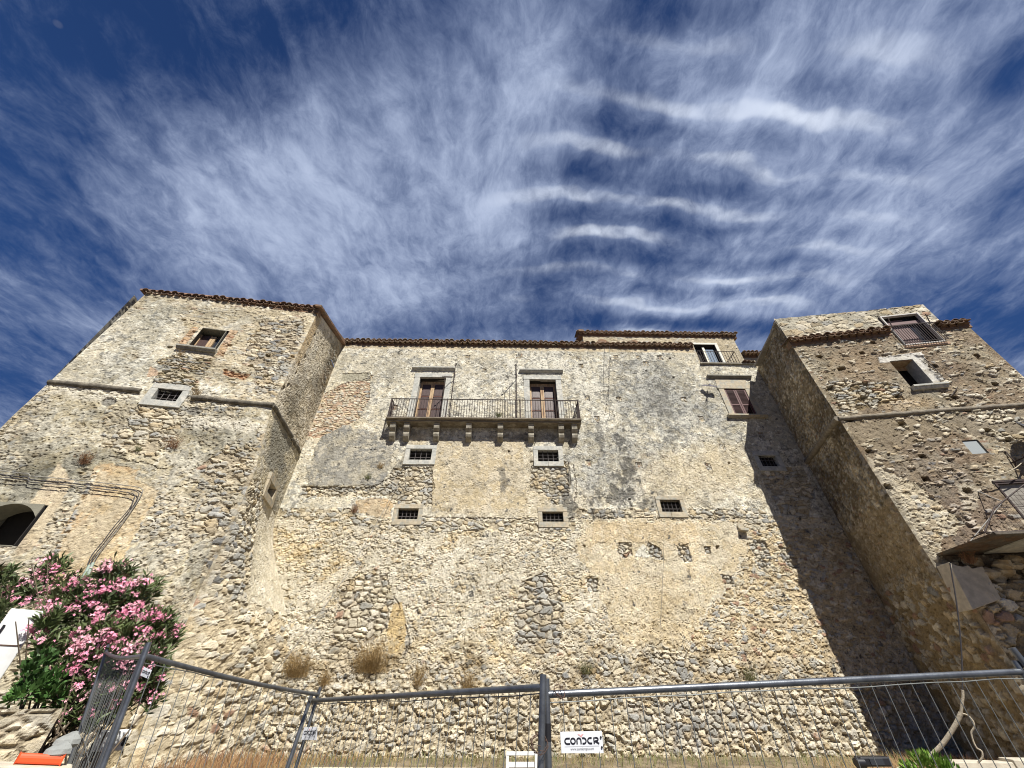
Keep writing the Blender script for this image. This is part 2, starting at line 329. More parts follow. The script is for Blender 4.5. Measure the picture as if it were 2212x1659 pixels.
def rubble(u, z, sx, sy, s, pal='mixed', cover=0.0, gap=0.06, warp=0.25, soft=0.35):
    """rounded stones set in mortar: returns relief 0..1, colour, presence"""
    wu = u / sx + (fbm(u / sx * .9, z / sy * .9, s + 50, 3) - .5) * warp * 4; wz = z / sy + (fbm(u / sx * .9, z / sy * .9, s + 90, 3) - .5) * warp * 4
    row = np.floor(wz); wu = wu + (_h(row.astype(np.int64), row.astype(np.int64) * 0, s + 7) - .5) * 0.9
    f1, f2, ci, cj = worley(wu, wz, s, 0.8)
    r1 = _h(ci, cj, s + 3); r2 = _h(ci, cj, s + 4); r3 = _h(ci, cj, s + 5)
    g = gap * (0.5 + 1.2 * r3); d = np.clip((f2 - f1 - g) / soft, 0, 1)
    dome = np.sqrt(1 - (1 - d) ** 2) * (0.55 + 0.45 * r2)
    here = (r1 > cover).astype(float)
    w = np.array(PW[pal], float); idx = np.searchsorted(np.cumsum(w / w.sum()), _h(ci, cj, s + 6)); c = PAL[np.clip(idx, 0, 9)] * (0.82 + 0.34 * r2)[:, None]
    return dome * here, c, sst(d, 0.0, 0.16) * here
def inpoly(u, z, poly, warp=0.10, s=5, fr=3.0):
    if warp:
        U = u + (fbm(u * fr, z * fr, s, 4, .6) - .5) * 2 * warp; Z = z + (fbm(u * fr + 9, z * fr + 4, s + 3, 4, .6) - .5) * 2 * warp
    else: U, Z = u, z
    ins = np.zeros(u.shape, bool); n = len(poly)
    for i in range(n):
        x1, y1 = poly[i]; x2, y2 = poly[(i + 1) % n]
        if y1 == y2: continue
        c = ((y1 > Z) != (y2 > Z)) & (U < (x2 - x1) * (Z - y1) / (y2 - y1) + x1); ins ^= c
    return ins.astype(float)
def blob(u, z, cu, cz, ru, rz, s=11, warp=0.5, soft=0.5):
    d = np.sqrt(((u - cu) / ru) ** 2 + ((z - cz) / rz) ** 2) + (fbm(u * 2.2, z * 2.2, s, 5, .62) - .5) * 2 * warp
    return 1 - sst(d, 1 - soft, 1 + soft)
def lined(u, z, pts):
    d = np.full(u.shape, 9.0)
    for (a, b), (c, e) in zip(pts[:-1], pts[1:]):
        vx, vz = c - a, e - b; t = np.clip(((u - a) * vx + (z - b) * vz) / (vx * vx + vz * vz + 1e-9), 0, 1)
        d = np.minimum(d, np.hypot(u - a - vx * t, z - b - vz * t))
    return d
class Paint:
    def __init__(s, u, z, seed):
        s.u, s.z, s.s = u, z, seed; s.h = np.zeros(u.shape); s.c = np.zeros((u.size, 3)); s.r = np.ones(u.shape)
    def _sub(s, fn, mask, *a, **k):
        """work only where the mask is on"""
        i = np.nonzero(mask > .002)[0]
        if i.size == 0: return
        q = Paint.__new__(Paint); q.u, q.z, q.s, q.h, q.c, q.r = s.u[i], s.z[i], s.s, s.h[i], s.c[i], s.r[i]
        fn(q, mask[i], *a, **k); s.h[i] = q.h; s.c[i] = q.c; s.r[i] = q.r
    def plaster(s, mask, *a, **k): s._sub(Paint._plaster, mask, *a, **k)
    def stones(s, mask, *a, **k): s._sub(Paint._stones, mask, *a, **k)
    def _plaster(s, mask, base, skin, fleck, grey=0.5, rough=0.010, fs=1.0, lift=0.0):
        """lime plaster whose thin grey skin has flaked off in small scales"""
        u, z, k = s.u, s.z, s.s
        big = fbm(u * .55, z * .55, k + 1, 4); mid = fbm(u * 2.6 * fs, z * 2.9 * fs, k + 2, 5, .68); fine = fbm(u * 8 * fs, z * 9 * fs, k + 3, 4, .7)
        t = sst(big * .4 + mid * .6, 0.60 - .22 * grey, 0.64 - .22 * grey)
        f = sst(fine * .6 + mid * .4 + (big - .5) * .35, 0.515, 0.55)
        c = mixc(C3(*base)[None], C3(*skin)[None], t * .85); c = mixc(c, C3(*fleck)[None], f * (0.9 - .2 * t))
        tone = (0.84 + .32 * fbm(u * 1.3, z * .8, k + 4, 4, .6)) * (0.93 + 0.14 * fbm(u * 14, z * 14, k + 14, 2)); c = c * tone[:, None]
        g2 = sst(fbm(u * 6.5 * fs, z * 7.5 * fs, k + 9, 4, .72) - (big - .5) * .3, .54, .575) * (1 - f); c = mixc(c, C3(*skin)[None] * 1.05, g2 * .42)
        dk = sst(fbm(u * 5, z * 5, k + 6, 5, .75), 0.64, 0.72); c = mixc(c, c * .55, dk * .7)
        h = lift + (t * .008 - f * .009 + (mid - .5) * .018 + (fine - .5) * rough * 2.4 + (fbm(u * 16, z * 16, k + 8, 3, .7) - .5) * .020) - dk * .012
        s.c = mixc(s.c, c, mask); s.h = s.h * (1 - mask) + h * mask; s.r = s.r * (1 - mask) + mask * min(1.0, max(.12, (rough - .002) / .014))
    def _stones(s, mask, sx, sy, pal='mixed', cover=0.0, amp=0.045, mortar=(.42, .36, .25), gap=.06, seed=0, blend=False, lift=0.0, warp=.25, crumble=0.5, soft=.35):
        u, z, k = s.u, s.z, s.s + seed
        cov = cover
        if cover: cov = np.clip(cover + (fbm(u * 1.1, z * 1.1, k + 30, 3) - .5) * 1.6 * min(cover, 1 - cover + .1) * 2, 0, 1)
        d, c, m = rubble(u, z, sx, sy, k, pal, cov, gap, warp, soft)
        cr = fbm(u * 9, z * 9, k + 33, 4, .7); mo = C3(*mortar)[None] * (0.80 + .5 * fbm(u * 2.1, z * 2.1, k + 34, 5, .65))[:, None] * (0.85 + .3 * cr)[:, None]
        if blend: mo = s.c
        if not blend: mo = mo * (1 - (.22 if cover < .06 else .10) * (d <= .02))[:, None]  # mortar painted darker between stones, adding to the shade of the joints
        cc = mixc(mo + np.zeros((u.size, 3)), c * (0.88 + .24 * fbm(u * 7, z * 7, k + 35, 3))[:, None], m)
        h0 = s.h if blend else ((cr - .5) * .055 + (fbm(u * 18, z * 18, k + 36, 3, .7) - .5) * .03) * crumble
        h = lift + h0 * (1 - m * .7) + d * amp - (0 if blend else .012)
        s.c = mixc(s.c, cc, mask); s.h = s.h * (1 - mask) + h * mask; s.r = s.r * (1 - mask) + mask * (np.maximum(s.r, m * .6) if blend else .9)
    def grime(s):
        """age: dusty darker patches, small pits and pale scuffs all over"""
        u, z, k = s.u, s.z, s.s
        m = sst(fbm(u * 1.5, z * 2.0, k + 61, 6, .74), .50, .60) * (.45 + .55 * sst(fbm(u * 6, z * 6, k + 62, 4, .75), .42, .56)); s.mul(m * .8, (.80, .79, .76))
        m = sst(fbm(u * 4.5, z * 5.5, k + 63, 4, .75), .59, .64); s.mul(m * (.4 + .6 * s.r), (.80, .78, .74))
        p = sst(fbm(u * 11, z * 12, k + 64, 3, .7), .70, .74) * s.r; s.mul(p, (.55, .52, .46)); s.h = s.h - p * .022
        w = sst(fbm(u * 7.5, z * 9, k + 65, 3, .7), .62, .67); s.mul(w, (1.22, 1.22, 1.2))
        s.h = s.h + (fbm(u * 13, z * 13, k + 66, 3, .8) - .5) * .020 * s.r
    def tint(s, mask, c, a=1.0, h=0.0): s.c = mixc(s.c, C3(*c)[None], mask * a); s.h = s.h + mask * h
    def mul(s, mask, c): s.c = s.c * (1 + (C3(*c)[None] - 1) * mask[:, None])
    def hole(s, cu, cz, w=.14, hh=.13, d=.16):
        k = int(abs(cu * 131 + cz * 71)) % 997; n = (fbm(s.u * 11, s.z * 11, s.s + k, 3) - .5) * .07
        m = ((np.abs(s.u - cu) < w / 2 + n) & (np.abs(s.z - cz) < hh / 2 + n)).astype(float); s.h = s.h * (1 - m) - d * m; s.mul(m, (.62, .58, .52))
    def crack(s, pts, w=.018, d=.03, c=(.10, .08, .06), a=.7):
        n = (fbm(s.u * 7, s.z * 7, s.s + 77, 4, .7) - .5) * .16
        m = 1 - sst(lined(s.u + n, s.z - n, pts), w * .4, w); s.h = s.h - d * m; s.tint(m, c, a)
    def ledge(s, poly, c, h=0.012, warp=.12, edge=.05, sd=5):
        """broken edge round a sunken patch"""
        m = inpoly(s.u, s.z, poly, warp, s.s + sd); return m

def rnd(z): return .02 + .07 * sst(9.0 - z, 0, 2.5)
def make_wall(name, F, z0, z1, paint, parent, opens=(), res=.035, right=None, left=None, L=None, R=None, topf=None, soften=0.0):
    """relief wall: grid over the face with real openings. right/left: normals of the neighbour face at that corner."""
    W = F.W; nu = max(2, int(round(W / res))); nz = max(2, int(round((z1 - z0) / res)))
    us = np.linspace(0, W, nu + 1); zs = np.linspace(z0, z1, nz + 1); taken_u, taken_z = {0, nu}, {0, nz}
    for (a0, a1, b0, b1) in opens:
        for arr, t, vals in ((us, taken_u, (a0, a1)), (zs, taken_z, (b0, b1))):
            for v in vals:
                if arr[0] < v < arr[-1] and np.abs(arr[sorted(t)] - v).min() > res * .55:
                    o = np.argsort(np.abs(arr - v))
                    if int(o[0]) not in t: arr[o[0]] = v; t.add(int(o[0]))
    U, Z = np.meshgrid(us, zs); u = U.ravel(); z = Z.ravel()
    P = Paint(u, z, 100 + sum(map(ord, name)) * 13 % 5000); paint(P); P.grime(); h = P.h.copy() * 1.15
    ze = (fbm(z * 2.2, z * 0 + 3.3, 901, 4, .65) - .5) * .10
    ox = np.zeros((u.size, 2))
    if right is not None:
        w = sst(u, W - .22, W); h = h * (1 - w) + ze * w; ox += right[None] * (ze * w)[:, None]
    else: h = h * (1 - sst(u, W - .06, W))
    if left is not None:
        w = 1 - sst(u, 0, .22); h = h * (1 - w) + ze * w; ox += left[None] * (ze * w)[:, None]
    else: h = h * sst(u, 0, .06)
    for (a0, a1, b0, b1) in opens:
        du = np.maximum(np.maximum(a0 - u, u - a1), 0); dz = np.maximum(np.maximum(b0 - z, z - b1), 0); mg = .19 if (a1 - a0) < 1.5 and res < .04 else .0; k_ = sst(np.hypot(du, dz), mg, mg + .07); h = np.where(h > 0, h * k_, h * sst(np.hypot(du, dz), 0, .05))
    base = F.A[None] + F.u[None] * u[:, None]
    if L is not None or R is not None:
        Lx = L(z) if L else np.repeat(F.A[None], u.size, 0); Rx = R(z) if R else np.repeat((F.A + F.u * W)[None], u.size, 0)
        t = (u / W)[:, None]; base = Lx * (1 - t) + Rx * t
    xy = base + F.n[None] * h[:, None] + ox
    q_ = sst(6.6 - z, 0, 3.0) * soften; rw_ = .45 + .95 * q_; ra_ = rnd(z) + .34 * q_
    if right is not None: w = np.clip(1 - (W - u) / rw_, 0, 1) ** 2; xy = xy - (F.n + right)[None] * (w * ra_)[:, None]
    if left is not None: w = np.clip(1 - u / rw_, 0, 1) ** 2; xy = xy - (F.n + left)[None] * (w * ra_)[:, None]
    zz = z.copy()
    if topf is not None: zz = np.where(z >= z1 - 1e-6, topf(u), z)
    co = np.column_stack([xy, zz])
    idx = np.arange((nu + 1) * (nz + 1)).reshape(nz + 1, nu + 1)
    uc = (us[:-1] + us[1:]) / 2; zc = (zs[:-1] + zs[1:]) / 2; UC, ZC = np.meshgrid(uc, zc); keep = np.ones(UC.shape, bool)
    for (a0, a1, b0, b1) in opens: keep &= ~((UC > a0) & (UC < a1) & (ZC > b0) & (ZC < b1))
    q = np.stack([idx[:-1, :-1], idx[:-1, 1:], idx[1:, 1:], idx[1:, :-1]], -1)[keep]
    m = bpy.data.meshes.new(name); m.vertices.add(len(co)); m.vertices.foreach_set('co', co.ravel())
    m.loops.add(q.size); m.loops.foreach_set('vertex_index', q.ravel().astype(np.int32)); m.polygons.add(len(q))
    m.polygons.foreach_set('loop_start', np.arange(0, q.size, 4, dtype=np.int32)); m.update(calc_edges=True)
    m.polygons.foreach_set('use_smooth', np.zeros(len(q), bool))
    at = m.attributes.new('Col', 'FLOAT_COLOR', 'POINT'); at.data.foreach_set('color', np.column_stack([np.clip(P.c, .01, .8), np.ones(len(co))]).ravel())
    m.materials.append(M['wall']); m.validate(); o = bpy.data.objects.new(name, m); link(o, parent)
    return o

# ------------------------------------------------------------------ what each wall is made of
CREAM, SKIN, FLECK = (.58, .53, .41), (.28, .275, .25), (.78, .74, .62)
MORT = (.54, .49, .38)
def paint_facade(P):
    u, z = P.u, P.z; f = FAC.pts; one = np.ones(u.shape)
    P.plaster(one, CREAM, SKIN, FLECK, .50)
    # greyer weathered skins
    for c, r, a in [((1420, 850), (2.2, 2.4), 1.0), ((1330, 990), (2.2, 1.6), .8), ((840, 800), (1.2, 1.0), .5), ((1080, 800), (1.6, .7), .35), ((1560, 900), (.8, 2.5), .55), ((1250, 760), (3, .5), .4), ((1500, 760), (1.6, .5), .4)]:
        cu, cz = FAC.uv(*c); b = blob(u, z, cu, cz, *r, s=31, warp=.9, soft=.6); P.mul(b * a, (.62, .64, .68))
    for c, r, a in [((900, 960), (.5, .5), .8), ((1050, 1020), (2.2, 1.5), .55), ((720, 900), (1.2, 1.5), .5), ((1500, 1030), (2.6, 1.1), .6), ((1580, 1000), (1.2, 1.0), .5), ((1090, 1090), (3, .7), .5)]:
        cu, cz = FAC.uv(*c); b = blob(u, z, cu, cz, *r, s=47, warp=.8, soft=.6); P.tint(b, (.52, .43, .28), a * .8)
    # smooth buff render between the little windows
    m = P.ledge(f([(945, 950), (1130, 955), (1140, 1110), (930, 1105), (935, 1010)]), 0, warp=.10); P.plaster(m, (.50, .42, .28), (.42, .38, .30), (.58, .51, .38), .35, .006, .8)
    # smooth grey patch by the corner
    m = P.ledge(f([(770, 925), (850, 940), (845, 1000), (828, 1048), (668, 1048), (668, 1010), (700, 925), (735, 915)]), 0, warp=.12, sd=6)
    P.plaster(m, (.31, .295, .255), (.25, .245, .225), (.50, .46, .37), .6, .006, .9, lift=.012); P.tint(m * sst(fbm(u * 2, z * 2, 88, 5, .7), .55, .62), (.46, .42, .33), .7)
    m = P.ledge(f([(812, 1075), (850, 1080), (845, 1125), (775, 1108), (770, 1080)]), 0, warp=.10); P.plaster(m, (.50, .37, .22), (.45, .36, .25), (.55, .46, .32), .3, .006)
    # exposed small coursed rubble with pinkish mortar beside the tower
    m = P.ledge(f([(752, 824), (800, 815), (798, 860), (775, 905), (735, 925), (690, 945), (655, 950), (675, 880), (705, 845)]), 0, warp=.08)
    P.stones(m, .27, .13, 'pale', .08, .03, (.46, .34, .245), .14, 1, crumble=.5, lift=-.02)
    m = P.ledge(f([(740, 806), (800, 806), (800, 822), (735, 824)]), 0, warp=.05); P.tint(m, (.33, .31, .24), .9, -.02)
    # the middle: exposed band and lower rubble
    low = sst(FAC_line(u, z, P.s), -.04, .04)
    P.stones(low, .19, .12, 'pale', .40, .04, (.54, .49, .385), .07, 2, crumble=1.7, warp=.24)
    P.stones(low * .8, .085, .06, 'pale', .45, .018, MORT, .08, 22, blend=True, warp=.3)
    P.mul(low * sst(fbm(u * .7, z * .9, 555, 4), .5, .62), (1.0, .93, .80))
    fl = low * sst(fbm(u * 1.5, z * 1.7, 556, 5, .7), .56, .62); P.tint(fl, (.62, .57, .46), .55)
    fl = low * sst(fbm(u * 1.2, z * 1.6, 557, 5, .7), .535, .60) * sst(z, 2.8, 3.6); P.plaster(fl * .8, (.57, .52, .41), (.48, .45, .37), (.68, .63, .52), .3, .016, lift=.012)
    # strip of stones below the grey patch
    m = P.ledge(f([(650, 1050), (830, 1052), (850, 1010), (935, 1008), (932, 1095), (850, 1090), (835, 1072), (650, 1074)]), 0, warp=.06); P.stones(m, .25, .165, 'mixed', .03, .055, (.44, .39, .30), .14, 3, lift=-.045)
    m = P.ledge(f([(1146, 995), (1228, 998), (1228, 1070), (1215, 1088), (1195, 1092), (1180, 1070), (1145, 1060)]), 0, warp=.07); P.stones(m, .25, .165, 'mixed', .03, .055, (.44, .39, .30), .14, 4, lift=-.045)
    m = P.ledge(f([(600, 1098), (760, 1098), (775, 1118), (850, 1125), (930, 1118), (1240, 1122), (1240, 1150), (900, 1148), (600, 1118)]), 0, warp=.10); P.stones(m, .25, .16, 'mixed', .12, .05, (.44, .38, .27), .06, 5)
    m = P.ledge(f([(1245, 1100), (1640, 1098), (1690, 1140), (1500, 1118), (1245, 1118)]), 0, warp=.09); P.stones(m, .25, .16, 'mixed', .2, .045, (.48, .42, .31), .06, 6)
    m = P.ledge(f([(1640, 1010), (1735, 1008), (1760, 1060), (1745, 1120), (1690, 1110), (1660, 1065)]), 0, warp=.08); P.stones(m, .32, .19, 'pale', .05, .05, (.42, .36, .26), .08, 7, lift=-.03)
    # the buff rendered field right of centre
    m = P.ledge(f([(1250, 1120), (1580, 1125), (1620, 1180), (1560, 1260), (1520, 1330), (1480, 1395), (1340, 1400), (1320, 1330), (1290, 1260), (1250, 1200)]), 0, warp=.35)
    P.plaster(m * .92, (.53, .44, .29), (.46, .40, .30), (.60, .53, .39), .35, .022, 1.0, lift=.010)
    m2 = m * sst(z, 3.6, 5.6); P.plaster(m2 * .8, (.55, .46, .31), (.50, .44, .34), (.61, .55, .42), .3, .006, .7, lift=.018)
    m = P.ledge(f([(1280, 1128), (1500, 1130), (1510, 1170), (1450, 1180), (1430, 1165), (1380, 1176), (1340, 1160), (1280, 1175)]), 0, warp=.10); P.plaster(m, (.52, .42, .27), (.48, .40, .28), (.60, .52, .38), .3, .005, .7, lift=.024)
    # rougher pink-speckled rubble to the right
    m = P.ledge(f([(1620, 1140), (1960, 1150), (1900, 1470), (1470, 1420), (1530, 1320), (1600, 1240)]), 0, warp=.3)
    P.stones(m, .19, .12, 'warm', .34, .035, (.50, .41, .27), .05, 8, crumble=1.4, warp=.4)
    # nests of clean pebbles
    for n, pl in enumerate([[(1337, 1172), (1362, 1172), (1365, 1200), (1348, 1206), (1333, 1190)], [(1398, 1170), (1425, 1185), (1435, 1212), (1412, 1208), (1396, 1195)], [(1463, 1178), (1485, 1175), (1497, 1212), (1480, 1216), (1466, 1200)],
                            [(1520, 1180), (1535, 1180), (1535, 1196), (1522, 1194)], [(1612, 1162), (1655, 1170), (1668, 1205), (1655, 1240), (1640, 1215), (1625, 1190)], [(1680, 1180), (1705, 1185), (1735, 1225), (1710, 1230), (1690, 1210)],
                            [(1556, 1240), (1580, 1245), (1592, 1270), (1570, 1268)], [(1265, 1250), (1290, 1250), (1292, 1280), (1270, 1278)],
                            [(740, 1258), (790, 1240), (835, 1240), (848, 1290), (840, 1350), (800, 1390), (740, 1440), (700, 1440), (715, 1380), (730, 1320)], [(1125, 1258), (1175, 1235), (1205, 1270), (1220, 1320), (1205, 1410), (1165, 1425), (1115, 1395), (1112, 1330)]]):
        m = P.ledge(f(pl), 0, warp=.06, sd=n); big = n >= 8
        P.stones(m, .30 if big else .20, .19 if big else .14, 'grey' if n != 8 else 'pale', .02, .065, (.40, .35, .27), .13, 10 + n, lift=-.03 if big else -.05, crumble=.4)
    m = P.ledge(f([(848, 1305), (868, 1300), (878, 1350), (870, 1420), (840, 1425), (835, 1370)]), 0, warp=.06); P.plaster(m, (.50, .38, .20), (.44, .35, .22), (.50, .42, .28), .3, .02)
    m = P.ledge(f([(1375, 1190), (1390, 1175), (1402, 1190), (1400, 1205), (1370, 1202)]), 0, warp=.04); P.tint(m, (.68, .66, .58), .9, .01)
    m = P.ledge(f([(530, 1320), (580, 1300), (600, 1375), (555, 1385)]), 0, warp=.15); P.tint(m, (.66, .63, .53), .5)
    # foot of the wall: darker loose band, then big rounded stones
    b1 = sst(3.0 - z + (fbm(u * .8, z * 2, 66, 4) - .5) * 1.6, 0, .5)
    P.stones(b1, .20, .135, 'mixed', .30, .05, (.43, .37, .27), .10, 30, crumble=1.8, warp=.25)
    P.stones(b1 * .7, .08, .06, 'mixed', .5, .02, MORT, .08, 23, blend=True, warp=.3)
    P.mul(b1 * sst(fbm(u * .9, z * 1.1, 67, 5, .65), .46, .60), (.70, .64, .54))
    b2 = sst(2.05 - z + (fbm(u * .7, z * 1.4, 68, 4) - .5) * .8, 0, .3)
    P.stones(b2, .255, .19, 'pale', .16, .085, (.42, .36, .255), .15, 31, crumble=1.9, warp=.24, soft=.34)
    P.stones(b2 * .5, .08, .06, 'mixed', .6, .02, MORT, .08, 24, blend=True, warp=.3)
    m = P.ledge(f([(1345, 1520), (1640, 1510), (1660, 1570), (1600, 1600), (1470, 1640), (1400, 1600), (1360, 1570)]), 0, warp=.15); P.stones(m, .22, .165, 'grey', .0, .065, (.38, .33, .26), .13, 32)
    for c in [(1330, 1440), (1480, 1445), (1430, 1425), (1560, 1450)]:
        cu, cz = FAC.uv(*c); b = blob(u, z, cu, cz, .5, .35, s=c[0], soft=.15); P.stones(b, .24, .18, 'grey', .05, .07, (.38, .32, .22), .05, 33)
    # soot and lichen
    for c, r, a in [((1345, 985), (.35, 1.5), .8), ((1335, 1075), (1.0, .45), .75), ((1420, 1085), (.8, .2), .5), ((1295, 935), (.12, .9), .6), ((1225, 1065), (.25, .9), .75), ((1430, 880), (.5, 1.3), .45), ((1085, 1045), (.16, .6), .6), ((880, 985), (.3, .4), .5), ((1130, 945), (2, .12), .5), ((1300, 1110), (.6, .2), .5), ((1650, 1150), (.7, .6), .0)]:
        cu, cz = FAC.uv(*c); n = sst(blob(u, z, cu, cz, r[0] * 1.25, r[1] * 1.2, s=19 + c[0], warp=1.2, soft=.7) * .75 + (fbm(u * 5, z * 4, 71, 5, .75) - .5) * 1.9, .40, .62); P.tint(n, (.10, .097, .09), a)
    dr = sst(fbm(u * 6, z * .5, 72, 4, .6), .60, .72) * sst(z, 7.3, 9) * .35; P.mul(dr, (.62, .62, .62))
    top = sst(z, 16.2, 16.35); P.plaster(top * .9, (.50, .41, .27), (.44, .38, .27), (.56, .49, .36), .3, .006)
    # holes, pock marks, cracks
    for x, y in [(935, 768), (1010, 772), (1123, 768), (1045, 800), (1330, 772), (1380, 772), (1255, 790), (1337, 863), (1478, 863), (1530, 1008), (852, 880), (1290, 905), (1515, 905), (1120, 770), (1395, 785), (1425, 772), (1268, 860), (1560, 965), (1600, 875), (1645, 940), (1618, 885), (1250, 775), (800, 815), (1380, 1005), (1270, 1000)]:
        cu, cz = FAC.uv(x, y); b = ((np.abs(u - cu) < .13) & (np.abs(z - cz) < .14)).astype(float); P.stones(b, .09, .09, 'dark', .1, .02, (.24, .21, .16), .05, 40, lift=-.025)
    for x, y in [(1447, 774), (1565, 870), (1575, 1000), (1360, 1079), (1550, 1183), (1262, 1180), (1640, 1150), (1615, 1175), (1455, 815), (1395, 800), (1100, 975)]: P.hole(*FAC.uv(x, y), .09, .09, .06)
    for pl, w in [([(655, 1050), (720, 1056), (800, 1053), (850, 1030), (880, 1010)], .03), ([(1240, 1005), (1246, 1060), (1240, 1085)], .03), ([(862, 1112), (940, 1118), (1050, 1120), (1135, 1122), (1240, 1120)], .035), ([(1318, 770), (1314, 850), (1306, 900)], .012),
                  ([(1610, 1410), (1625, 1450), (1622, 1480), (1640, 1515)], .055), ([(1380, 1418), (1430, 1412), (1490, 1420)], .035), ([(850, 1290), (862, 1305), (858, 1330)], .03), ([(876, 1350), (884, 1385), (872, 1420)], .03), ([(1495, 1405), (1530, 1412), (1560, 1402)], .03), ([(1245, 1120), (1400, 1118), (1640, 1120)], .02), ([(930, 1008), (938, 1050), (930, 1080)], .02), ([(1228, 1000), (1232, 1040), (1226, 1075)], .025), ([(760, 965), (830, 975)], .008)]:
        P.crack(f(pl), w)
def FAC_line(u, z, s):
    """how far below the edge of the upper render"""
    e = np.interp(u, [0, 3.2, 6.5, 11.6, 12.0, 20, 22.5], [7.1, 7.2, 7.15, 7.15, 7.3, 7.35, 7.2])
    return e - z + (fbm(u * 1.6, z * 1.6, s + 500, 4, .6) - .5) * .35

def paint_left(P):
    u, z = P.u, P.z; f = LF.pts; one = np.ones(u.shape)
    P.plaster(one, CREAM, SKIN, FLECK, .40)
    up = sst(z, 10.0, 10.1)
    m = up * sst(fbm(u * .8, z * .8, 21, 4) + (z - 12) * .05 + (u - 3.5) * .03, .42, .54)
    P.stones(m * .7, .24, .09, 'warm', .42, .025, (.50, .42, .28), .05, 1, crumble=1.0, warp=.3)
    m = P.ledge(f([(560, 690), (660, 690), (650, 760), (600, 860), (560, 850), (530, 760)]), 0, warp=.3, sd=2); P.stones(m, .28, .13, 'mixed', .2, .045, (.40, .34, .25), .06, 2, crumble=1.2)
    for c, r, a in [((330, 670), (1.1, .8), .6), ((480, 680), (1.6, .35), .5), ((290, 740), (.5, 1.6), .4), ((380, 800), (1.2, .35), .6), ((500, 810), (.9, .4), .5), ((200, 800), (1.6, .5), .3)]:
        cu, cz = LF.uv(*c); P.mul(blob(u, z, cu, cz, *r, s=c[0], warp=.9, soft=.6) * a, (.55, .57, .58))
    m = P.ledge(f([(405, 706), (424, 706), (388, 752), (370, 752)]), 0, warp=.05) + P.ledge(f([(490, 712), (508, 714), (478, 770), (462, 766)]), 0, warp=.05); m = np.minimum(m, 1); P.stones(m, .26, .085, 'warm', .0, .02, (.54, .47, .36), .14, 3, warp=.05, soft=.2); P.mul(m, (1.0, .84, .74))
    m = P.ledge(f([(370, 766), (455, 776), (440, 808), (360, 800), (330, 780)]), 0, warp=.12); P.stones(m, .26, .06, 'dark', .05, .05, (.28, .24, .15), .08, 4)
    m = P.ledge(f([(320, 790), (348, 808), (315, 815)]), 0, warp=.05); P.mul(m, (.95, .74, .62))
    m = P.ledge(f([(352, 797), (430, 822), (428, 842), (350, 830), (330, 822)]), 0, warp=.06); P.stones(m, .35, .12, 'dark', .0, .09, (.30, .27, .17), .08, 5)
    m = P.ledge(f([(480, 797), (540, 808), (525, 820), (480, 808)]), 0, warp=.08); P.stones(m, .2, .06, 'warm', .0, .04, (.34, .22, .15), .1, 6, lift=-.04); P.mul(m, (.95, .70, .56))
    # lower part
    lo = 1 - up
    P.plaster(lo, (.50, .44, .31), (.33, .315, .265), (.62, .58, .47), .45, .016)
    m = lo * sst(fbm(u * .9, z * .9, 61, 5, .65) + sst(8.4 - z, -1, 1.5) * .06, .51, .58); P.stones(m, .19, .12, 'mixed', .45, .035, (.47, .42, .32), .07, 7, crumble=1.7, warp=.25); P.stones(m * .7, .08, .06, 'pale', .5, .018, MORT, .08, 22, blend=True)
    for c, r, a in [((250, 900), (2, .5), .35), ((440, 930), (1.0, .8), .7), ((120, 1010), (1.2, .5), .8), ((480, 1010), (.8, 1.0), .45), ((60, 960), (1, .4), .5), ((215, 985), (.7, .25), .6), ((540, 960), (.5, .5), .3), ((30, 1070), (.8, 1.0), .7), ((450, 1180), (.6, 1.4), .4), ((100, 1050), (.9, .3), .5)]:
        cu, cz = LF.uv(*c); P.mul(lo * blob(u, z, cu, cz, *r, s=c[0], warp=1.0, soft=.6) * a, (.50, .51, .50))
    for c, r in [((480, 915), (1.6, .22)), ((330, 930), (.8, .2)), ((210, 850), (1.8, .25))]:
        cu, cz = LF.uv(*c); P.tint(lo * blob(u, z, cu, cz, *r, s=c[0], warp=.8, soft=.5), (.64, .60, .50), .7)
    # buff smooth strips
    for pl, c in [([(205, 1000), (290, 1010), (230, 1110), (140, 1260), (80, 1260), (130, 1120)], (.50, .37, .22)), ([(235, 1005), (320, 1060), (200, 1270), (100, 1260), (170, 1130)], (.53, .42, .26)), ([(60, 1080), (120, 1000), (150, 1040), (60, 1180), (20, 1200)], (.44, .37, .27))]:
        m = P.ledge(f(pl), 0, warp=.10); P.plaster(m, c, (.46, .38, .26), (.56, .48, .34), .3, .008, .8)
    m = P.ledge(f([(195, 1020), (205, 1020), (150, 1110), (115, 1180), (95, 1200), (120, 1140)]), 0, warp=.12); P.stones(m, .34, .2, 'grey', .3, .05, (.44, .33, .20), .06, 8)
    # pebble patches
    for n, (pl, sx, sy, pal) in enumerate([([(300, 880), (395, 890), (370, 960), (320, 985), (240, 975), (210, 960), (265, 930)], .30, .17, 'pale'), ([(400, 1080), (480, 1085), (490, 1130), (460, 1180), (440, 1250), (395, 1240), (420, 1170), (375, 1140)], .34, .2, 'grey'),
                                           ([(545, 930), (588, 925), (570, 985), (545, 960)], .3, .18, 'grey'), ([(480, 960), (530, 990), (560, 1030), (520, 1070), (430, 1045), (400, 1010)], .26, .15, 'mixed'), ([(560, 985), (600, 1000), (560, 1120), (500, 1200), (440, 1300), (430, 1200), (500, 1090)], .24, .16, 'grey')]):
        m = P.ledge(f(pl), 0, warp=.14, sd=n) * lo; P.stones(m, sx, sy, pal, .06 if n < 2 else .3, .065, (.42, .36, .26), .07, 20 + n, lift=-.02, crumble=1.2)
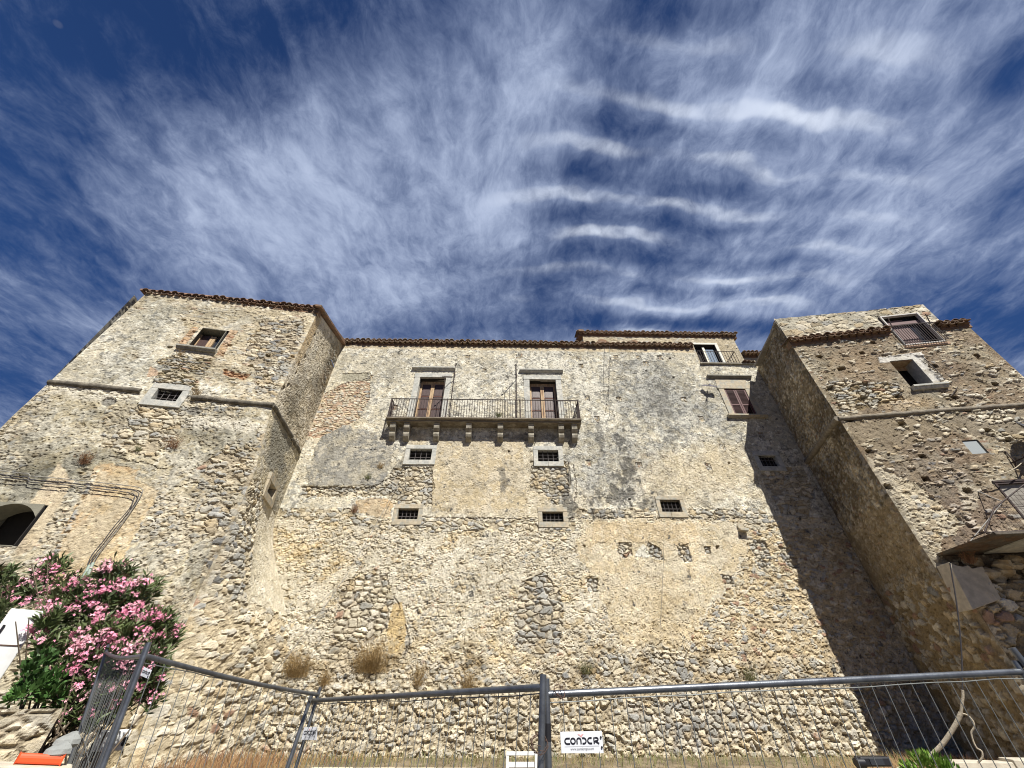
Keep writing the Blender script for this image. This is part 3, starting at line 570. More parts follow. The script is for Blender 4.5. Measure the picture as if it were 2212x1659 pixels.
    b = sst(3.6 - z + (fbm(u * .8, z * 2, 65, 4) - .5) * 1.8, 0, .6); P.stones(b, .24, .16, 'pale', .40, .05, (.47, .42, .31), .1, 30, crumble=1.9, warp=.25); P.stones(b * .7, .08, .06, 'mixed', .5, .02, MORT, .08, 23, blend=True)
    b = sst(1.9 - z + (fbm(u * .8, z * 2, 69, 4) - .5), 0, .5); P.stones(b, .34, .25, 'pale', .12, .09, (.40, .33, .21), .10, 31, crumble=1.5)
    for x, y in [(490, 745), (412, 716), (385, 690), (640, 703), (632, 770), (577, 768), (575, 812), (360, 750), (540, 790)]: P.hole(*LF.uv(x, y), .17, .10, .12)
    for x, y in [(235, 868), (417, 888)]:
        cu, cz = LF.uv(x, y); b = blob(u, z, cu, cz, .22, .16, s=x, soft=.1, warp=.2); P.tint(b, (.18, .175, .16), .8, -.03)
    P.crack(f([(355, 822), (385, 800), (395, 780)]), .015); P.crack(f([(225, 985), (300, 1000), (340, 1012)]), .02); P.crack(f([(350, 1050), (400, 1042), (440, 1060)]), .02)

def paint_left_side(P):
    u, z = P.u, P.z; W = LS.W; one = np.ones(u.shape); up = sst(z, 10.0, 10.1)
    P.plaster(one, (.60, .53, .40), (.46, .43, .36), (.68, .62, .50), .40, .014)  # plaster painted lighter here, standing in for sun this side lacks
    sp = sst(fbm(u * 9, z * 3.5, 91, 5, .75), .53, .60); P.mul(sp * up * sst(u, .5, 1.6), (.66, .65, .62))
    P.stones((up * sst(u, 2.2, 3.0) * sst(fbm(u, z, 92, 4), .42, .5)), .26, .12, 'mixed', .4, .03, (.42, .35, .26), .06, 1)
    m = (1 - sst(u + (fbm(u * 2, z * 1.2, 93, 4) - .5) * .5, .45, .6)) * up * sst(z, 12.0, 12.4); P.plaster(m, (.52, .40, .24), (.48, .38, .25), (.56, .47, .32), .3, .006)
    for c, r, a in [((3.0, 14.6), (.7, 1.6), .75), ((2.9, 12.6), (.9, 1.0), .5), ((1.2, 11.2), (.7, 1.0), .5), ((1.9, 10.9), (1.2, .5), .4)]: P.mul(blob(u, z, *c, *r, s=94, warp=1.0) * a, (.46, .46, .45))
    lo = 1 - up
    P.plaster(lo, (.48, .42, .29), (.33, .31, .26), (.58, .53, .42), .4, .012)
    P.tint(lo * blob(u, z, 1.5, 8.9, 1.0, 1.0, s=95, warp=.7, soft=.3), (.17, .165, .14), .8); P.tint(lo * blob(u, z, 2.6, 7.7, .6, 1.5, s=96, warp=.8, soft=.4), (.20, .195, .175), .7)
    m = lo * (1 - sst(z, 7.0, 7.5)) * (1 - sst(u, 1.5, 1.9)); P.stones(m, .22, .17, 'grey', .15, .07, (.40, .35, .26), .07, 3, crumble=1.4)
    m = lo * (1 - sst(z, 7.0, 7.4)) * sst(u, 1.4, 1.7); P.plaster(m, (.52, .47, .36), (.45, .41, .33), (.62, .58, .48), .3, .008)
    P.stones(lo * (1 - sst(z + fbm(u, z, 5) * 1.5, 4.4, 4.9)), .27, .18, 'pale', .3, .06, (.46, .39, .27), .07, 4, crumble=1.6)
    for c in [(.55, 14.2), (.6, 12.9), (.4, 12.3), (.35, 11.2), (.5, 11.9), (.15, 10.9)]: P.hole(c[0], c[1], .13, .2, .14)

BR = (.275, .225, .155)
def paint_right(P):
    u, z = P.u, P.z; f = RF.pts; one = np.ones(u.shape)
    P.plaster(one, BR, (.25, .225, .175), (.38, .33, .24), .45, .016)
    P.mul(one * sst(fbm(u * .7, z * .7, 41, 4), .45, .6), (.86, .80, .78))
    P.stones(one, .17, .07, 'warm', .86, .025, BR, .05, 2, blend=True, warp=.3)
    P.stones(one, .27, .14, 'white', .89, .06, BR, .16, 1, blend=True, warp=.22)
    m = P.ledge(f([(1785, 820), (1940, 830), (1960, 870), (1880, 880), (1810, 892)]), 0, warp=.2); P.stones(m, .30, .13, 'mixed', .25, .06, (.22, .17, .10), .09, 3, lift=-.02, crumble=1.5)
    m = P.ledge(f([(1820, 905), (1960, 900), (2070, 930), (2000, 990), (1850, 960)]), 0, warp=.3); P.stones(m, .28, .14, 'white', .74, .05, (.28, .23, .16), .12, 4)
    m = P.ledge(f([(2050, 900), (2212, 880), (2230, 960), (2150, 950), (2080, 930)]), 0, warp=.2); P.stones(m, .28, .14, 'white', .66, .05, (.26, .22, .16), .12, 5)
    for c, r, a in [((2030, 990), (1.2, .8), .55), ((2000, 1080), (1.5, 1.2), .6), ((1930, 770), (1.5, .4), .3), ((2100, 1110), (1, 1.0), .5), ((2090, 800), (1.1, .5), .4), ((1990, 1130), (.8, .8), .6)]:
        cu, cz = RF.uv(*c); P.mul(blob(u, z, cu, cz, *r, s=c[0], warp=.9, soft=.6) * a, (.68, .64, .66))
    for c, r, a in [((1965, 870), (.7, .25), .5), ((1850, 790), (1.0, .6), .25)]:
        cu, cz = RF.uv(*c); P.tint(blob(u, z, cu, cz, *r, s=c[0], warp=.9), (.46, .35, .22), a)
    m = P.ledge(f([(1900, 1010), (1960, 1035), (2040, 1090), (2090, 1140), (2040, 1160), (1990, 1240), (1900, 1110)]), 0, warp=.25); P.stones(m * .9, .2, .12, 'pale', .45, .035, (.46, .40, .29), .06, 6, crumble=1.3)
    m = P.ledge(f([(1868, 980), (1905, 1000), (1960, 1080), (2035, 1230), (1990, 1235)]), 0, warp=.12); P.tint(m, (.47, .42, .32), .7)
    m = P.ledge(f([(2060, 1050), (2110, 1045), (2120, 1080), (2090, 1110)]), 0, warp=.2); P.tint(m, (.50, .45, .35), .6)
    m = P.ledge(f([(1895, 772), (1990, 760), (2005, 792), (2040, 822), (2018, 826), (1990, 800), (1968, 778), (1900, 785)]), 0, warp=.05); P.tint(m, (.64, .62, .57), .9, .014)
    b = sst(4.7 - z, 0, .4); P.stones(b, .26, .17, 'warm', .4, .06, (.36, .29, .18), .07, 7, crumble=1.5)
    P.mul(sst(z, 13.5, 13.6), (1.2, 1.22, 1.25)); P.stones(sst(z, 13.5, 13.55), .42, .3, 'pale', .25, .03, (.42, .39, .31), .05, 8, warp=.12)
    for x, y in [(1770, 770), (1862, 762), (1816, 772 + 25), (1820, 795), (1722, 795), (1975, 775 + 10), (2020, 790), (2110, 768), (2150, 830), (2062, 858), (1865, 858), (1795, 838), (1940, 855), (1835, 905), (1950, 915), (1992, 985), (2085, 885), (2135, 930), (1878, 975), (2180, 950), (1885, 740), (2000, 1035), (2090, 1060), (1918, 1050)]:
        a, b_ = RF.uv(x, y); P.hole(a, b_, .20, .15, .2)
def paint_right_side(P):
    u, z = P.u, P.z; one = np.ones(u.shape)
    P.plaster(one, (.27, .22, .145), (.20, .175, .125), (.34, .29, .20), .4, .014)  # plaster colour darkened to deepen the shade on this side
    P.stones(one, .25, .18, 'white', .88, .04, BR, .16, 1, blend=True)
    P.stones(one, .10, .08, 'dark', .55, .02, BR, .08, 5, blend=True); P.stones(one, .045 * 2, .07, 'white', .93, .02, BR, .1, 6, blend=True)
    P.mul(sst(fbm(u * 2.4, z * 1.6, 38, 5, .7), .48, .58) * .8, (.62, .60, .58))
    P.mul(sst(fbm(u * .8, z * .5, 33, 4), .46, .6) * sst(z, 6.8, 7.4), (.66, .66, .68))
    P.tint((1 - sst(z + (fbm(u * 2, z * 2, 34, 4) - .5) * .8, 6.6, 6.8)) * sst(z, 4.5, 5.0), (.38, .30, .18), .5)
    b = sst(4.9 - z + (fbm(u, z, 35, 4) - .5) * 2, 0, .4); P.stones(b, .27, .19, 'warm', .35, .06, (.34, .27, .16), .08, 2, crumble=1.4)
    P.hole(2.4, 13.9, .16, .12, .15)
def paint_rear(P):
    one = np.ones(P.u.shape); P.plaster(one, (.42, .36, .25), (.34, .30, .22), (.50, .44, .33), .35, .006, .9)
    P.stones(one * sst(fbm(P.u, P.z, 3, 4), .5, .6), .25, .1, 'mixed', .6, .02, (.42, .36, .25), .05, 1, blend=True)
def paint_simple(P):
    one = np.ones(P.u.shape); P.plaster(one, CREAM, SKIN, FLECK, .4); P.stones(one * sst(fbm(P.u, P.z, 3, 4), .45, .55), .25, .14, 'mixed', .4, .04, MORT, .05, 1)

# ------------------------------------------------------------------ ground
def ground():
    m = MB(); n = 60
    xs = np.linspace(-60, 60, 61); ys = np.linspace(-40, 60, 51)
    def gz(x, y):
        z = 0.0
        t = min(max((y - 11.6) / 2.2, 0), 1); z += 0.42 * t * t * (3 - 2 * t)
        t = min(max((-x - 4.9) / 1.0, 0), 1) * min(max((y - 4.5) / 2.0, 0), 1) * min(max((10.2 - y) / 1.5, 0), 1); z = max(z, 0.95 * t * t * (3 - 2 * t))
        return z
    xs = np.concatenate([np.linspace(-60, -20, 9), np.linspace(-19.5, 22, 84), np.linspace(24, 60, 10)]); ys = np.concatenate([np.linspace(-40, -2, 10), np.linspace(-1.5, 17, 38), np.linspace(20, 80, 10)])
    vs = [(x, y, gz(x, y) - .004) for y in ys for x in xs]; W = len(xs)
    m.add(vs, [(j * W + i, j * W + i + 1, (j + 1) * W + i + 1, (j + 1) * W + i) for j in range(len(ys) - 1) for i in range(W - 1)], True)
    o = m.build('ground', M['earth']); tag(o, kind='structure')
    m = MB(); m.box(-60, 60, -6, 4.4, -.3, 0.02); o = m.build('road', M['asphalt']); tag(o, kind='structure')
    o = MB(); o.box(-60, 60, 4.4, 4.65, -.3, .13); k = o.build('kerb', M['kerb'], bevel=.02); tag(k, kind='structure')
ground()

# ------------------------------------------------------------------ building pieces
def arc_tile(m, F, a, b0, b1, z0, z1, r, th=.016, seg=6, up=True):
    """a barrel tile across the eave from inside b0 to the lip b1"""
    vs = []
    for b, z in ((b0, z0), (b1, z1)):
        for rr in (r, r - th):
            for k in range(seg + 1):
                t = math.pi * k / seg; s_ = 1 if up else -1
                vs.append(F.P(a + math.cos(t) * rr, b, z + s_ * math.sin(t) * rr * .85))
    n = seg + 1; fs = []
    for k in range(seg):
        fs += [(k, k + 1, 2 * n + k + 1, 2 * n + k), (n + k + 1, n + k, 3 * n + k, 3 * n + k + 1), (2 * n + k, 2 * n + k + 1, 3 * n + k + 1, 3 * n + k)]
    m.add(vs, fs, False)
def eave(F, a0, a1, z, ov, parent, tile=None, pitch=.285, rows=2, rt=.125, zr=None, rise=.30, slope_back=3.0, roof=True):
    """projecting tiled eave: a row of barrel tiles over courses of clay tiles. zr: z at a1 (sloping eave)"""
    tile = tile or M['tile']; zf = (lambda a: z) if zr is None else (lambda a: z + (zr - z) * (a - a0) / (a1 - a0))
    top = MB(); und = MB(); n = int((a1 - a0) / pitch)
    for i in range(n + 1):
        a = a0 + pitch * (i + .0) + random.uniform(-.028, .028); zz = zf(a) + .17 + random.uniform(-.018, .018); o = ov + random.uniform(-.05, .035)
        arc_tile(top, F, a, -.6, o, zz + .14, zz, rt)
        if i < n: arc_tile(top, F, a + pitch / 2, -.6, o - .03, zz + .11, zz - .03, rt * .93, up=False)
    for r in range(rows):
        zo = .085 * (rows - 1 - r); bo = ov * (.78 - .42 * (rows - 1 - r)) if rows == 2 else ov * .6
        zo = 0.035 + r * .078; bo = ov * (.36 + .42 * r)
        for i in range(n * 1):
            a = a0 + pitch * (i + .5) + random.uniform(-.01, .01); arc_tile(und, F, a, -.15, bo + random.uniform(-.02, .015), zf(a) + zo - .045, zf(a) + zo - .045, rt * 1.05, th=.022)
        c = [F.P(a0, -.15, zf(a0) + zo + .055), F.P(a1, -.15, zf(a1) + zo + .055), F.P(a1, bo + .015, zf(a1) + zo + .055), F.P(a0, bo + .015, zf(a0) + zo + .055)]
        und.hexa(c + [p + Vector((0, 0, .02)) for p in c])
    und.hexa([F.P(a0, -.3, zf(a0) - .10), F.P(a1, -.3, zf(a1) - .10), F.P(a1, .02, zf(a1) - .10), F.P(a0, .02, zf(a0) - .10), F.P(a0, -.3, zf(a0) + .16), F.P(a1, -.3, zf(a1) + .16), F.P(a1, .02, zf(a1) + .16), F.P(a0, .02, zf(a0) + .16)])
    top.build('roof_tiles', tile, parent); und.build('eave_course', M['tile_under'], parent)
    if roof:
        s = MB(); c = [F.P(a0, -.3, zf(a0) + .17), F.P(a1, -.3, zf(a1) + .17), F.P(a1, -slope_back, zf(a1) + .17 + rise * slope_back), F.P(a0, -slope_back, zf(a0) + .17 + rise * slope_back)]
        s.hexa(c + [p + Vector((0, 0, .1)) for p in c]); s.build('roof', M['roof'], parent)
def window_small(F, a0, a1, z0, z1, parent, fm, fw=.2, depth=.4, sill=.2, grille=True, nb=(3, 2), proud=.035, sub='stone_frame', inner=None):
    m = MB(); d = -depth; t = .02                                   # the recess
    m.fbox(F, a0 - t, a1 + t, d - t, d, z0 - t, z1 + t); m.fbox(F, a0 - t, a0, d, -.02, z0, z1); m.fbox(F, a1, a1 + t, d, -.02, z0, z1)
    m.fbox(F, a0 - t, a1 + t, d, -.02, z1, z1 + t); m.fbox(F, a0 - t, a1 + t, d, -.02, z0 - t, z0)
    w = m.build('window', inner or M['dark'], parent)
    if fm:
        k = MB(); mid = (a0 + a1) / 2 + random.uniform(-.1, .1); b0, b1 = -.2, proud
        k.fbox(F, a0 - fw, a1 + fw, b0, b1, z1, z1 + fw * 1.02, .006); k.fbox(F, a0 - fw, mid - .003, b0, b1 + .012, z0 - sill, z0, .005); k.fbox(F, mid + .003, a1 + fw, b0, b1 + .012, z0 - sill, z0, .005)
        k.fbox(F, a0 - fw, a0, b0, b1 - .004, z0 + .004, z1 - .004, .004); k.fbox(F, a1, a1 + fw, b0, b1 - .004, z0 + .004, z1 - .004, .004)
        k.build(sub, fm, w, bevel=.012)
    if grille:
        g = MB(); b = -.09
        for i in range(nb[0]): a = a0 + (a1 - a0) * (i + 1) / (nb[0] + 1); g.tube([F.P(a, b, z0 - .02), F.P(a, b, z1 + .02)], .014, 5)
        for i in range(nb[1]): z = z0 + (z1 - z0) * (i + 1) / (nb[1] + 1); g.tube([F.P(a0 - .02, b - .02, z), F.P(a1 + .02, b - .02, z)], .014, 5)
        g.build('grille', M['grille'], w)
    return w
def moulding(m, F, a0, a1, z, prof, jit=.003):
    """horizontal moulding: prof = [(projection, z offset)...] swept from a0 to a1 in a few stones"""
    n = max(2, int((a1 - a0) / .9)); cuts = [a0 + (a1 - a0) * i / n for i in range(n + 1)]
    for c0, c1 in zip(cuts[:-1], cuts[1:]):
        j = random.uniform(-jit, jit); vs = [F.P(c0 + .003, b + j, z + dz + j) for b, dz in prof] + [F.P(c1 - .003, b + j, z + dz + j) for b, dz in prof]; k = len(prof)
        m.add(vs, [tuple(range(k)), tuple(range(k, 2 * k))[::-1]] + [(i, k + i, k + (i + 1) % k, (i + 1) % k) for i in range(k)])
CORN = [(-.05, 0), (.04, 0), (.05, .035), (.09, .045), (.11, .08), (.155, .09), (.16, .155), (-.05, .155)]
SILL = [(-.05, 0), (.10, .0), (.13, .05), (.18, .07), (.18, .14), (-.05, .14)]

def rail_panel(m, A, B, h, n, r=.011, rr=.017, knob=False, low=.03):
    A, B = Vector(A), Vector(B); up = Vector((0, 0, 1))
    m.tube([A + up * h, B + up * h], rr, 6); m.tube([A + up * low, B + up * low], rr * .8, 6)
    for i in range(n + 1):
        p = A.lerp(B, i / n) + Vector((random.uniform(-.004, .004), random.uniform(-.004, .004), 0)); m.tube([p, p + up * h], r, 5)
        if knob and i % 2: m.tube([p + up * h * .42, p + up * (h * .42 + .04)], r * 1.8, 5)

# ================================================================== the palace between the towers
def palace():
    e = empty('palace', (2.2, 15, 0), 'long palace front of flaking cream plaster and rubble, with the long balcony, between two towers', 'building')
    ops = []; W = lambda x: x + 8.91
    def w(x0, x1, z0, z1): r = (W(x0), W(x1), z0, z1); ops.append(r); return r
    w1 = w(-4.20, -3.24, 9.66, 10.20); w2 = w(1.42, 2.32, 9.64, 10.20); w3 = w(-4.22, -3.42, 7.10, 7.53); w4 = w(1.48, 2.30, 7.04, 7.44); w5 = w(6.30, 7.12, 7.46, 7.96); w6 = w(11.20, 11.98, 9.50, 10.02)
    d1 = w(-4.38, -3.07, 11.50, 14.30); d2 = w(1.16, 2.50, 11.50, 14.24); w7 = w(10.98, 12.06, 12.17, 13.78)
    cut = (W(10.30), 30, 15.46, 30); ops.append(cut)
    make_wall('main_wall', FAC, -.3, 16.70, paint_facade, e, ops, res=.032)
    for r, fm, nb in ((w1, M['frame_grey'], (3, 2)), (w2, M['frame_grey'], (3, 2)), (w3, M['frame_buff'], (4, 2)), (w4, M['frame_buff'], (4, 2)), (w5, M['frame_buff'], (4, 2)), (w6, M['frame_grey'], (4, 2))):
        window_small(FAC, *r, e, fm, .20 if fm is M['frame_grey'] else .17, nb=nb, sill=.22)
    # tall balcony doors
    for (a0, a1, z0, z1), mir in ((d1, 0), (d2, 1)):
        m = MB(); t = .03; d = -.5
        m.fbox(FAC, a0 - t, a1 + t, d - .2, d - .17, z0 - t, z1 + t); m.fbox(FAC, a0 - t, a0, d, -.1, z0, z1); m.fbox(FAC, a1, a1 + t, d, -.1, z0, z1); m.fbox(FAC, a0, a1, d, -.1, z1, z1 + t); m.fbox(FAC, a0, a1, d, 0, z0 - t, z0)
        dr = m.build('balcony_door', M['dark'], e)
        k = MB(); jw = .27
        for s0, s1 in ((a0 - jw, a0), (a1, a1 + jw)):
            cuts = [z0, z0 + .75, z0 + 1.55, z1 - .45, z1] if s0 < a0 else [z0, z0 + .6, z0 + 1.35, z0 + 2.1, z1]
            for c0, c1 in zip(cuts[:-1], cuts[1:]): k.fbox(FAC, s0 - random.uniform(0, .03) * (s0 < a0), s1 + random.uniform(0, .03) * (s0 > a0), -.32, .03, c0 + .003, c1 - .003, .004)
        k.fbox(FAC, a0 - jw - .03, a1 + jw + .03, -.3, .045, z1, z1 + .26, .005); k.build('stone_frame', M['frame_grey'], dr, bevel=.01)
        k = MB(); moulding(k, FAC, a0 - .50, a1 + .42, z1 + .47, CORN); k.build('cornice', M['frame_grey'], dr)
        k = MB(); fr = -.30; mid = (a0 + a1) / 2; zt = z1 - .18
        k.fbox(FAC, a0 + .01, a0 + .11, fr - .06, fr, z0, zt); k.fbox(FAC, a1 - .10, a1 - .01, fr - .06, fr, z0, zt); k.fbox(FAC, a0 + .01, a1 - .01, fr - .05, fr - .003, zt, z1 - .02)
        k.fbox(FAC, mid - .105, mid - .004, fr - .03, fr + .02, z0, zt - .003); k.fbox(FAC, mid + .004, mid + .075, fr - .03, fr + .02, z0, zt - .003)
        k.fbox(FAC, a0 + .112, mid - .107, fr - .05, fr - .01, z0, z0 + .30); k.fbox(FAC, mid + .077, a1 - .102, fr - .05, fr - .01, z0, z0 + .30); k.build('door_frame', M['wood'], dr, bevel=.006)
        for s0, s1 in ((a0 + .112, mid - .107), (mid + .077, a1 - .102)):
            k = MB(); k.fbox(FAC, s0, s1, fr - .07, fr - .045, z0 + .30, zt)
            hh = (zt - z0 - .3) / 3
            for q in range(3): k.fbox(FAC, s0 + .05, s1 - .05, fr - .046, fr - .028, z0 + .3 + hh * q + .05, z0 + .3 + hh * (q + 1) - .05)
            k.build('door_shutter', M['shutter_in'], dr, bevel=.004)
            k = MB(); k.fbox(FAC, s0, s1, fr - .045, fr - .008, z0 + .30, z0 + .345); k.build('door_rail', M['wood_red'], dr, bevel=.003)
            for q in (1, 2): k = MB(); k.fbox(FAC, s0 + .001, s1 - .001, fr - .046, fr - .015, z0 + .3 + hh * q - .02, z0 + .3 + hh * q + .02); k.build('door_rail', M['wood_red'], dr, bevel=.003)
            k = MB(); k.fbox(FAC, (s0 + s1) / 2 - .03, (s0 + s1) / 2 + .03, fr - .012, fr + .004, z0 + .03, z0 + .27)
            for (p0, p1) in ((s0 + .03, (s0 + s1) / 2 - .05), ((s0 + s1) / 2 + .05, s1 - .03)): k.fbox(FAC, p0, p1, fr - .011, fr + .0, z0 + .05, z0 + .25)
            k.build('bottom_panel', M['wood_red'], dr, bevel=.003)
    # window with louvred shutters by the right tower
    a0, a1, z0, z1 = w7
    m = MB(); m.fbox(FAC, a0 - .02, a1 + .02, -.3, -.28, z0, z1); m.fbox(FAC, a0 - .02, a0, -.28, -.02, z0, z1); m.fbox(FAC, a1, a1 + .02, -.28, -.02, z0, z1); wn = m.build('window', M['dark'], e)
    k = MB(); k.fbox(FAC, a0 - .27, a0, -.2, .035, z0, z1, .004); k.fbox(FAC, a1, a1 + .27, -.2, .035, z0, z1, .004); k.fbox(FAC, a0 - .32, a1 + .32, -.2, .05, z1, z1 + .27, .004); k.fbox(FAC, a0 - .26, a1 + .26, -.2, .025, z1 + .27, z1 + .67, .004); k.build('stone_frame', M['frame_buff'], wn, bevel=.01)
    k = MB(); moulding(k, FAC, a0 - .62, a1 + .60, z1 + .68, CORN); k.build('cornice', M['cornice'], wn)
    k = MB(); moulding(k, FAC, a0 - .42, a1 + .40, z0 - .15, SILL); k.build('sill', M['frame_buff'], wn)
    mid = (a0 + a1) / 2
    for s0, s1 in ((a0 + .01, mid - .01), (mid + .01, a1 - .01)):
        k = MB(); b0, b1 = -.045, .0
        k.fbox(FAC, s0, s0 + .07, b0, b1, z0 + .01, z1 - .01); k.fbox(FAC, s1 - .07, s1, b0, b1, z0 + .01, z1 - .01)
        for zz in (z0 + .01, z0 + .62, z1 - .08): k.fbox(FAC, s0 + .07, s1 - .07, b0, b1 - .002, zz, zz + .07)
        z = z0 + .10
        while z < z1 - .1:
            if not (z0 + .59 < z < z0 + .70): k.hexa([FAC.P(s0 + .07, -.04, z + .028), FAC.P(s1 - .07, -.04, z + .028), FAC.P(s1 - .07, -.006, z), FAC.P(s0 + .07, -.006, z), FAC.P(s0 + .07, -.04, z + .038), FAC.P(s1 - .07, -.04, z + .038), FAC.P(s1 - .07, -.006, z + .010), FAC.P(s0 + .07, -.006, z + .010)])
            z += .052
        k.build('shutter', M['shutter'], wn)
    # long stone balcony on corbels
    k = MB(); x0, x1 = W(-5.40), W(3.42); zt = 11.50
    prof = [(-.1, -.17), (.45, -.17), (.49, -.155), (.50, -.10), (.47, -.09), (.54, -.075), (.60, -.05), (.60, 0), (-.1, 0)]
    cuts = [x0] + [W(v) for v in (-4.55, -2.9, -.9, 1.0, 1.9, 3.0)] + [x1]
    for c0, c1 in zip(cuts[:-1], cuts[1:]):
        j = random.uniform(-.006, .006); vs = [FAC.P(c0 + .004, b + j, zt + dz) for b, dz in prof] + [FAC.P(c1 - .004, b + j, zt + dz) for b, dz in prof]; n = len(prof)
        k.add(vs, [tuple(range(n)), tuple(range(n, 2 * n))[::-1]] + [(i, n + i, n + (i + 1) % n, (i + 1) % n) for i in range(n)])
    bal = k.build('balcony', M['slab'], e)
    cor = []
    for px in (847.3, 877.5, 942.5, 1012.4, 1080.9, 1147.3, 1212.4, 1241):
        q = Face((-8.91, 14.62), (13.27, 14.62)); a = q.uv(px, 925)[0]; k = MB(); hw = .125; t = zt - .17
        poly = [(-.06, 0), (.42, 0), (.44, -.05), (.40, -.09), (.42, -.16), (.40, -.26), (.33, -.35), (.24, -.40), (.29, -.43), (.30, -.52), (.26, -.62), (.16, -.70), (.02, -.76), (-.06, -.76)]
        vs = [FAC.P(a - hw, b, t - .002 + dz) for b, dz in poly] + [FAC.P(a + hw, b, t - .002 + dz) for b, dz in poly]; n = len(poly)
        k.add(vs, [tuple(range(n)), tuple(range(n, 2 * n))[::-1]] + [(i, n + i, n + (i + 1) % n, (i + 1) % n) for i in range(n)]); k.build('corbel', M['corbel'], bal, bevel=.01)
    k = MB(); P = FAC.P; xl, xr, bf = x0 + .05, x1 - .05, .54
    A, B = P(xl, bf, zt), P(xr, bf, zt); rail_panel(k, A, B, 1.05, 74, .0125, .023, True)
    rail_panel(k, P(xl, .02, zt), A, 1.05, 6, .0125, .023); rail_panel(k, B, P(xr, .02, zt), 1.05, 6, .0125, .023)
    for a in (xl, W(-2.75), W(1.62 - .98), xr): k.tube([P(a, bf, zt), P(a, bf, zt + 1.08)], .03, 6)
    k.tube([P(xl, bf, zt + 1.02), P(xl + .03, .28, zt + .45), P(xl + .02, .05, zt + .05)], .014, 5); k.tube([P(xr, bf, zt + 1.02), P(xr - .12, .35, zt + .40), P(xr - .35, .12, zt + .05)], .014, 5)
    for i in range(9):                                               # small wire flower box holders hooked behind the bars
        c = xl + .35 + i * (xr - xl - .7) / 8; k.tube([P(c - .28, bf - .03, zt + .30), P(c - .28, bf - .22, zt + .30), P(c + .28, bf - .22, zt + .30), P(c + .28, bf - .03, zt + .30)], .005, 4); k.tube([P(c - .2, bf - .2, zt + .3), P(c - .14, bf - .16, zt + .12), P(c + .14, bf - .16, zt + .12), P(c + .2, bf - .2, zt + .3)], .005, 4)
    k.build('railing', M['iron'], bal)
    for cx, sgn in ((989, 1), (1119, 1)):                              # old iron awning arms
        k = MB(); a, zt2 = FAC.uv(cx - 4, 787); zt2 = min(zt2, 15.25); k.tube([P(a, .06, zt2), P(a, .06, 11.55)], .018, 5); k.tube([P(a - .06, .04, zt2), P(a + .06, .04, zt2 + .03)], .02, 5); k.tube([P(a, .0, zt2 - .5), P(a, .08, zt2 - .5)], .016, 5)
        j = P(a, .07, zt2 - .85); tip = P(a - .42, .50, zt2 - 1.25); k.tube([P(a, .07, zt2 - .55), P(a + .03, .08, zt2 - .95), P(a - .1, .2, zt2 - 1.02), tip], .02, 5); k.tube([tip, tip + Vector((-.07, -.03, .02)), tip + Vector((-.09, -.03, -.03)), tip + Vector((-.03, 0, -.05)), tip], .016, 5)
        k.tube([tip + Vector((.04, .04, 0)), P(a - .34, .50, 12.55)], .012, 5); k.build('awning_arm', M['iron'], e)
    eave(FAC, W(-8.98), W(10.30), 16.62, .20, e, tile=M['tile_pale'], rise=.30, slope_back=1.0)
    # terrace floor behind the cut and its railing
    k = MB(); k.box(10.32, 13.3, 15.02, 16.2, 15.36, 15.45); k.build('terrace_floor', M['concrete'], e)
    k = MB(); k.box(10.30, 13.25, 14.90, 15.02, 15.44, 15.50, .004); k.build('terrace_edge', M['corbel'], e, bevel=.01)
    k = MB(); a0 = 10.38; a1 = FAC.uv(1598, 787)[0] - 8.91; rail_panel(k, (a0, 14.94, 15.5), (a1, 14.94, 15.5), .86, 14, .013, .018); rail_panel(k, (a1, 14.94, 15.5), (a1, 16.1, 15.5), .86, 6, .013, .018); k.tube([(a1 - .02, 14.96, 16.32), (a1 - .6, 15.3, 15.5)], .012, 5); k.build('railing', M['iron'], e)
    k = MB(); k.box(10.20, 10.30, 15.3, 16.2, 15.45, 16.6); k.build('parapet', M['reveal'], e)
    k = MB(); T = Face((12.55, 14.98), (13.4, 14.98))
    for i in range(4): arc_tile(k, T, .1 + i * .21, -.5, .22 + random.uniform(-.05, .05), 15.60, 15.52 - .02 * i, .10)
    k.build('loose_tiles', M['tile'], e)
    k = MB(); k.tube([FAC.P(FAC.uv(1270, 732)[0], .30, 16.7), FAC.P(FAC.uv(1270, 732)[0], .37, 16.45)], .012, 5); k.build('vent_pipe', M['wire'], e)
palace()

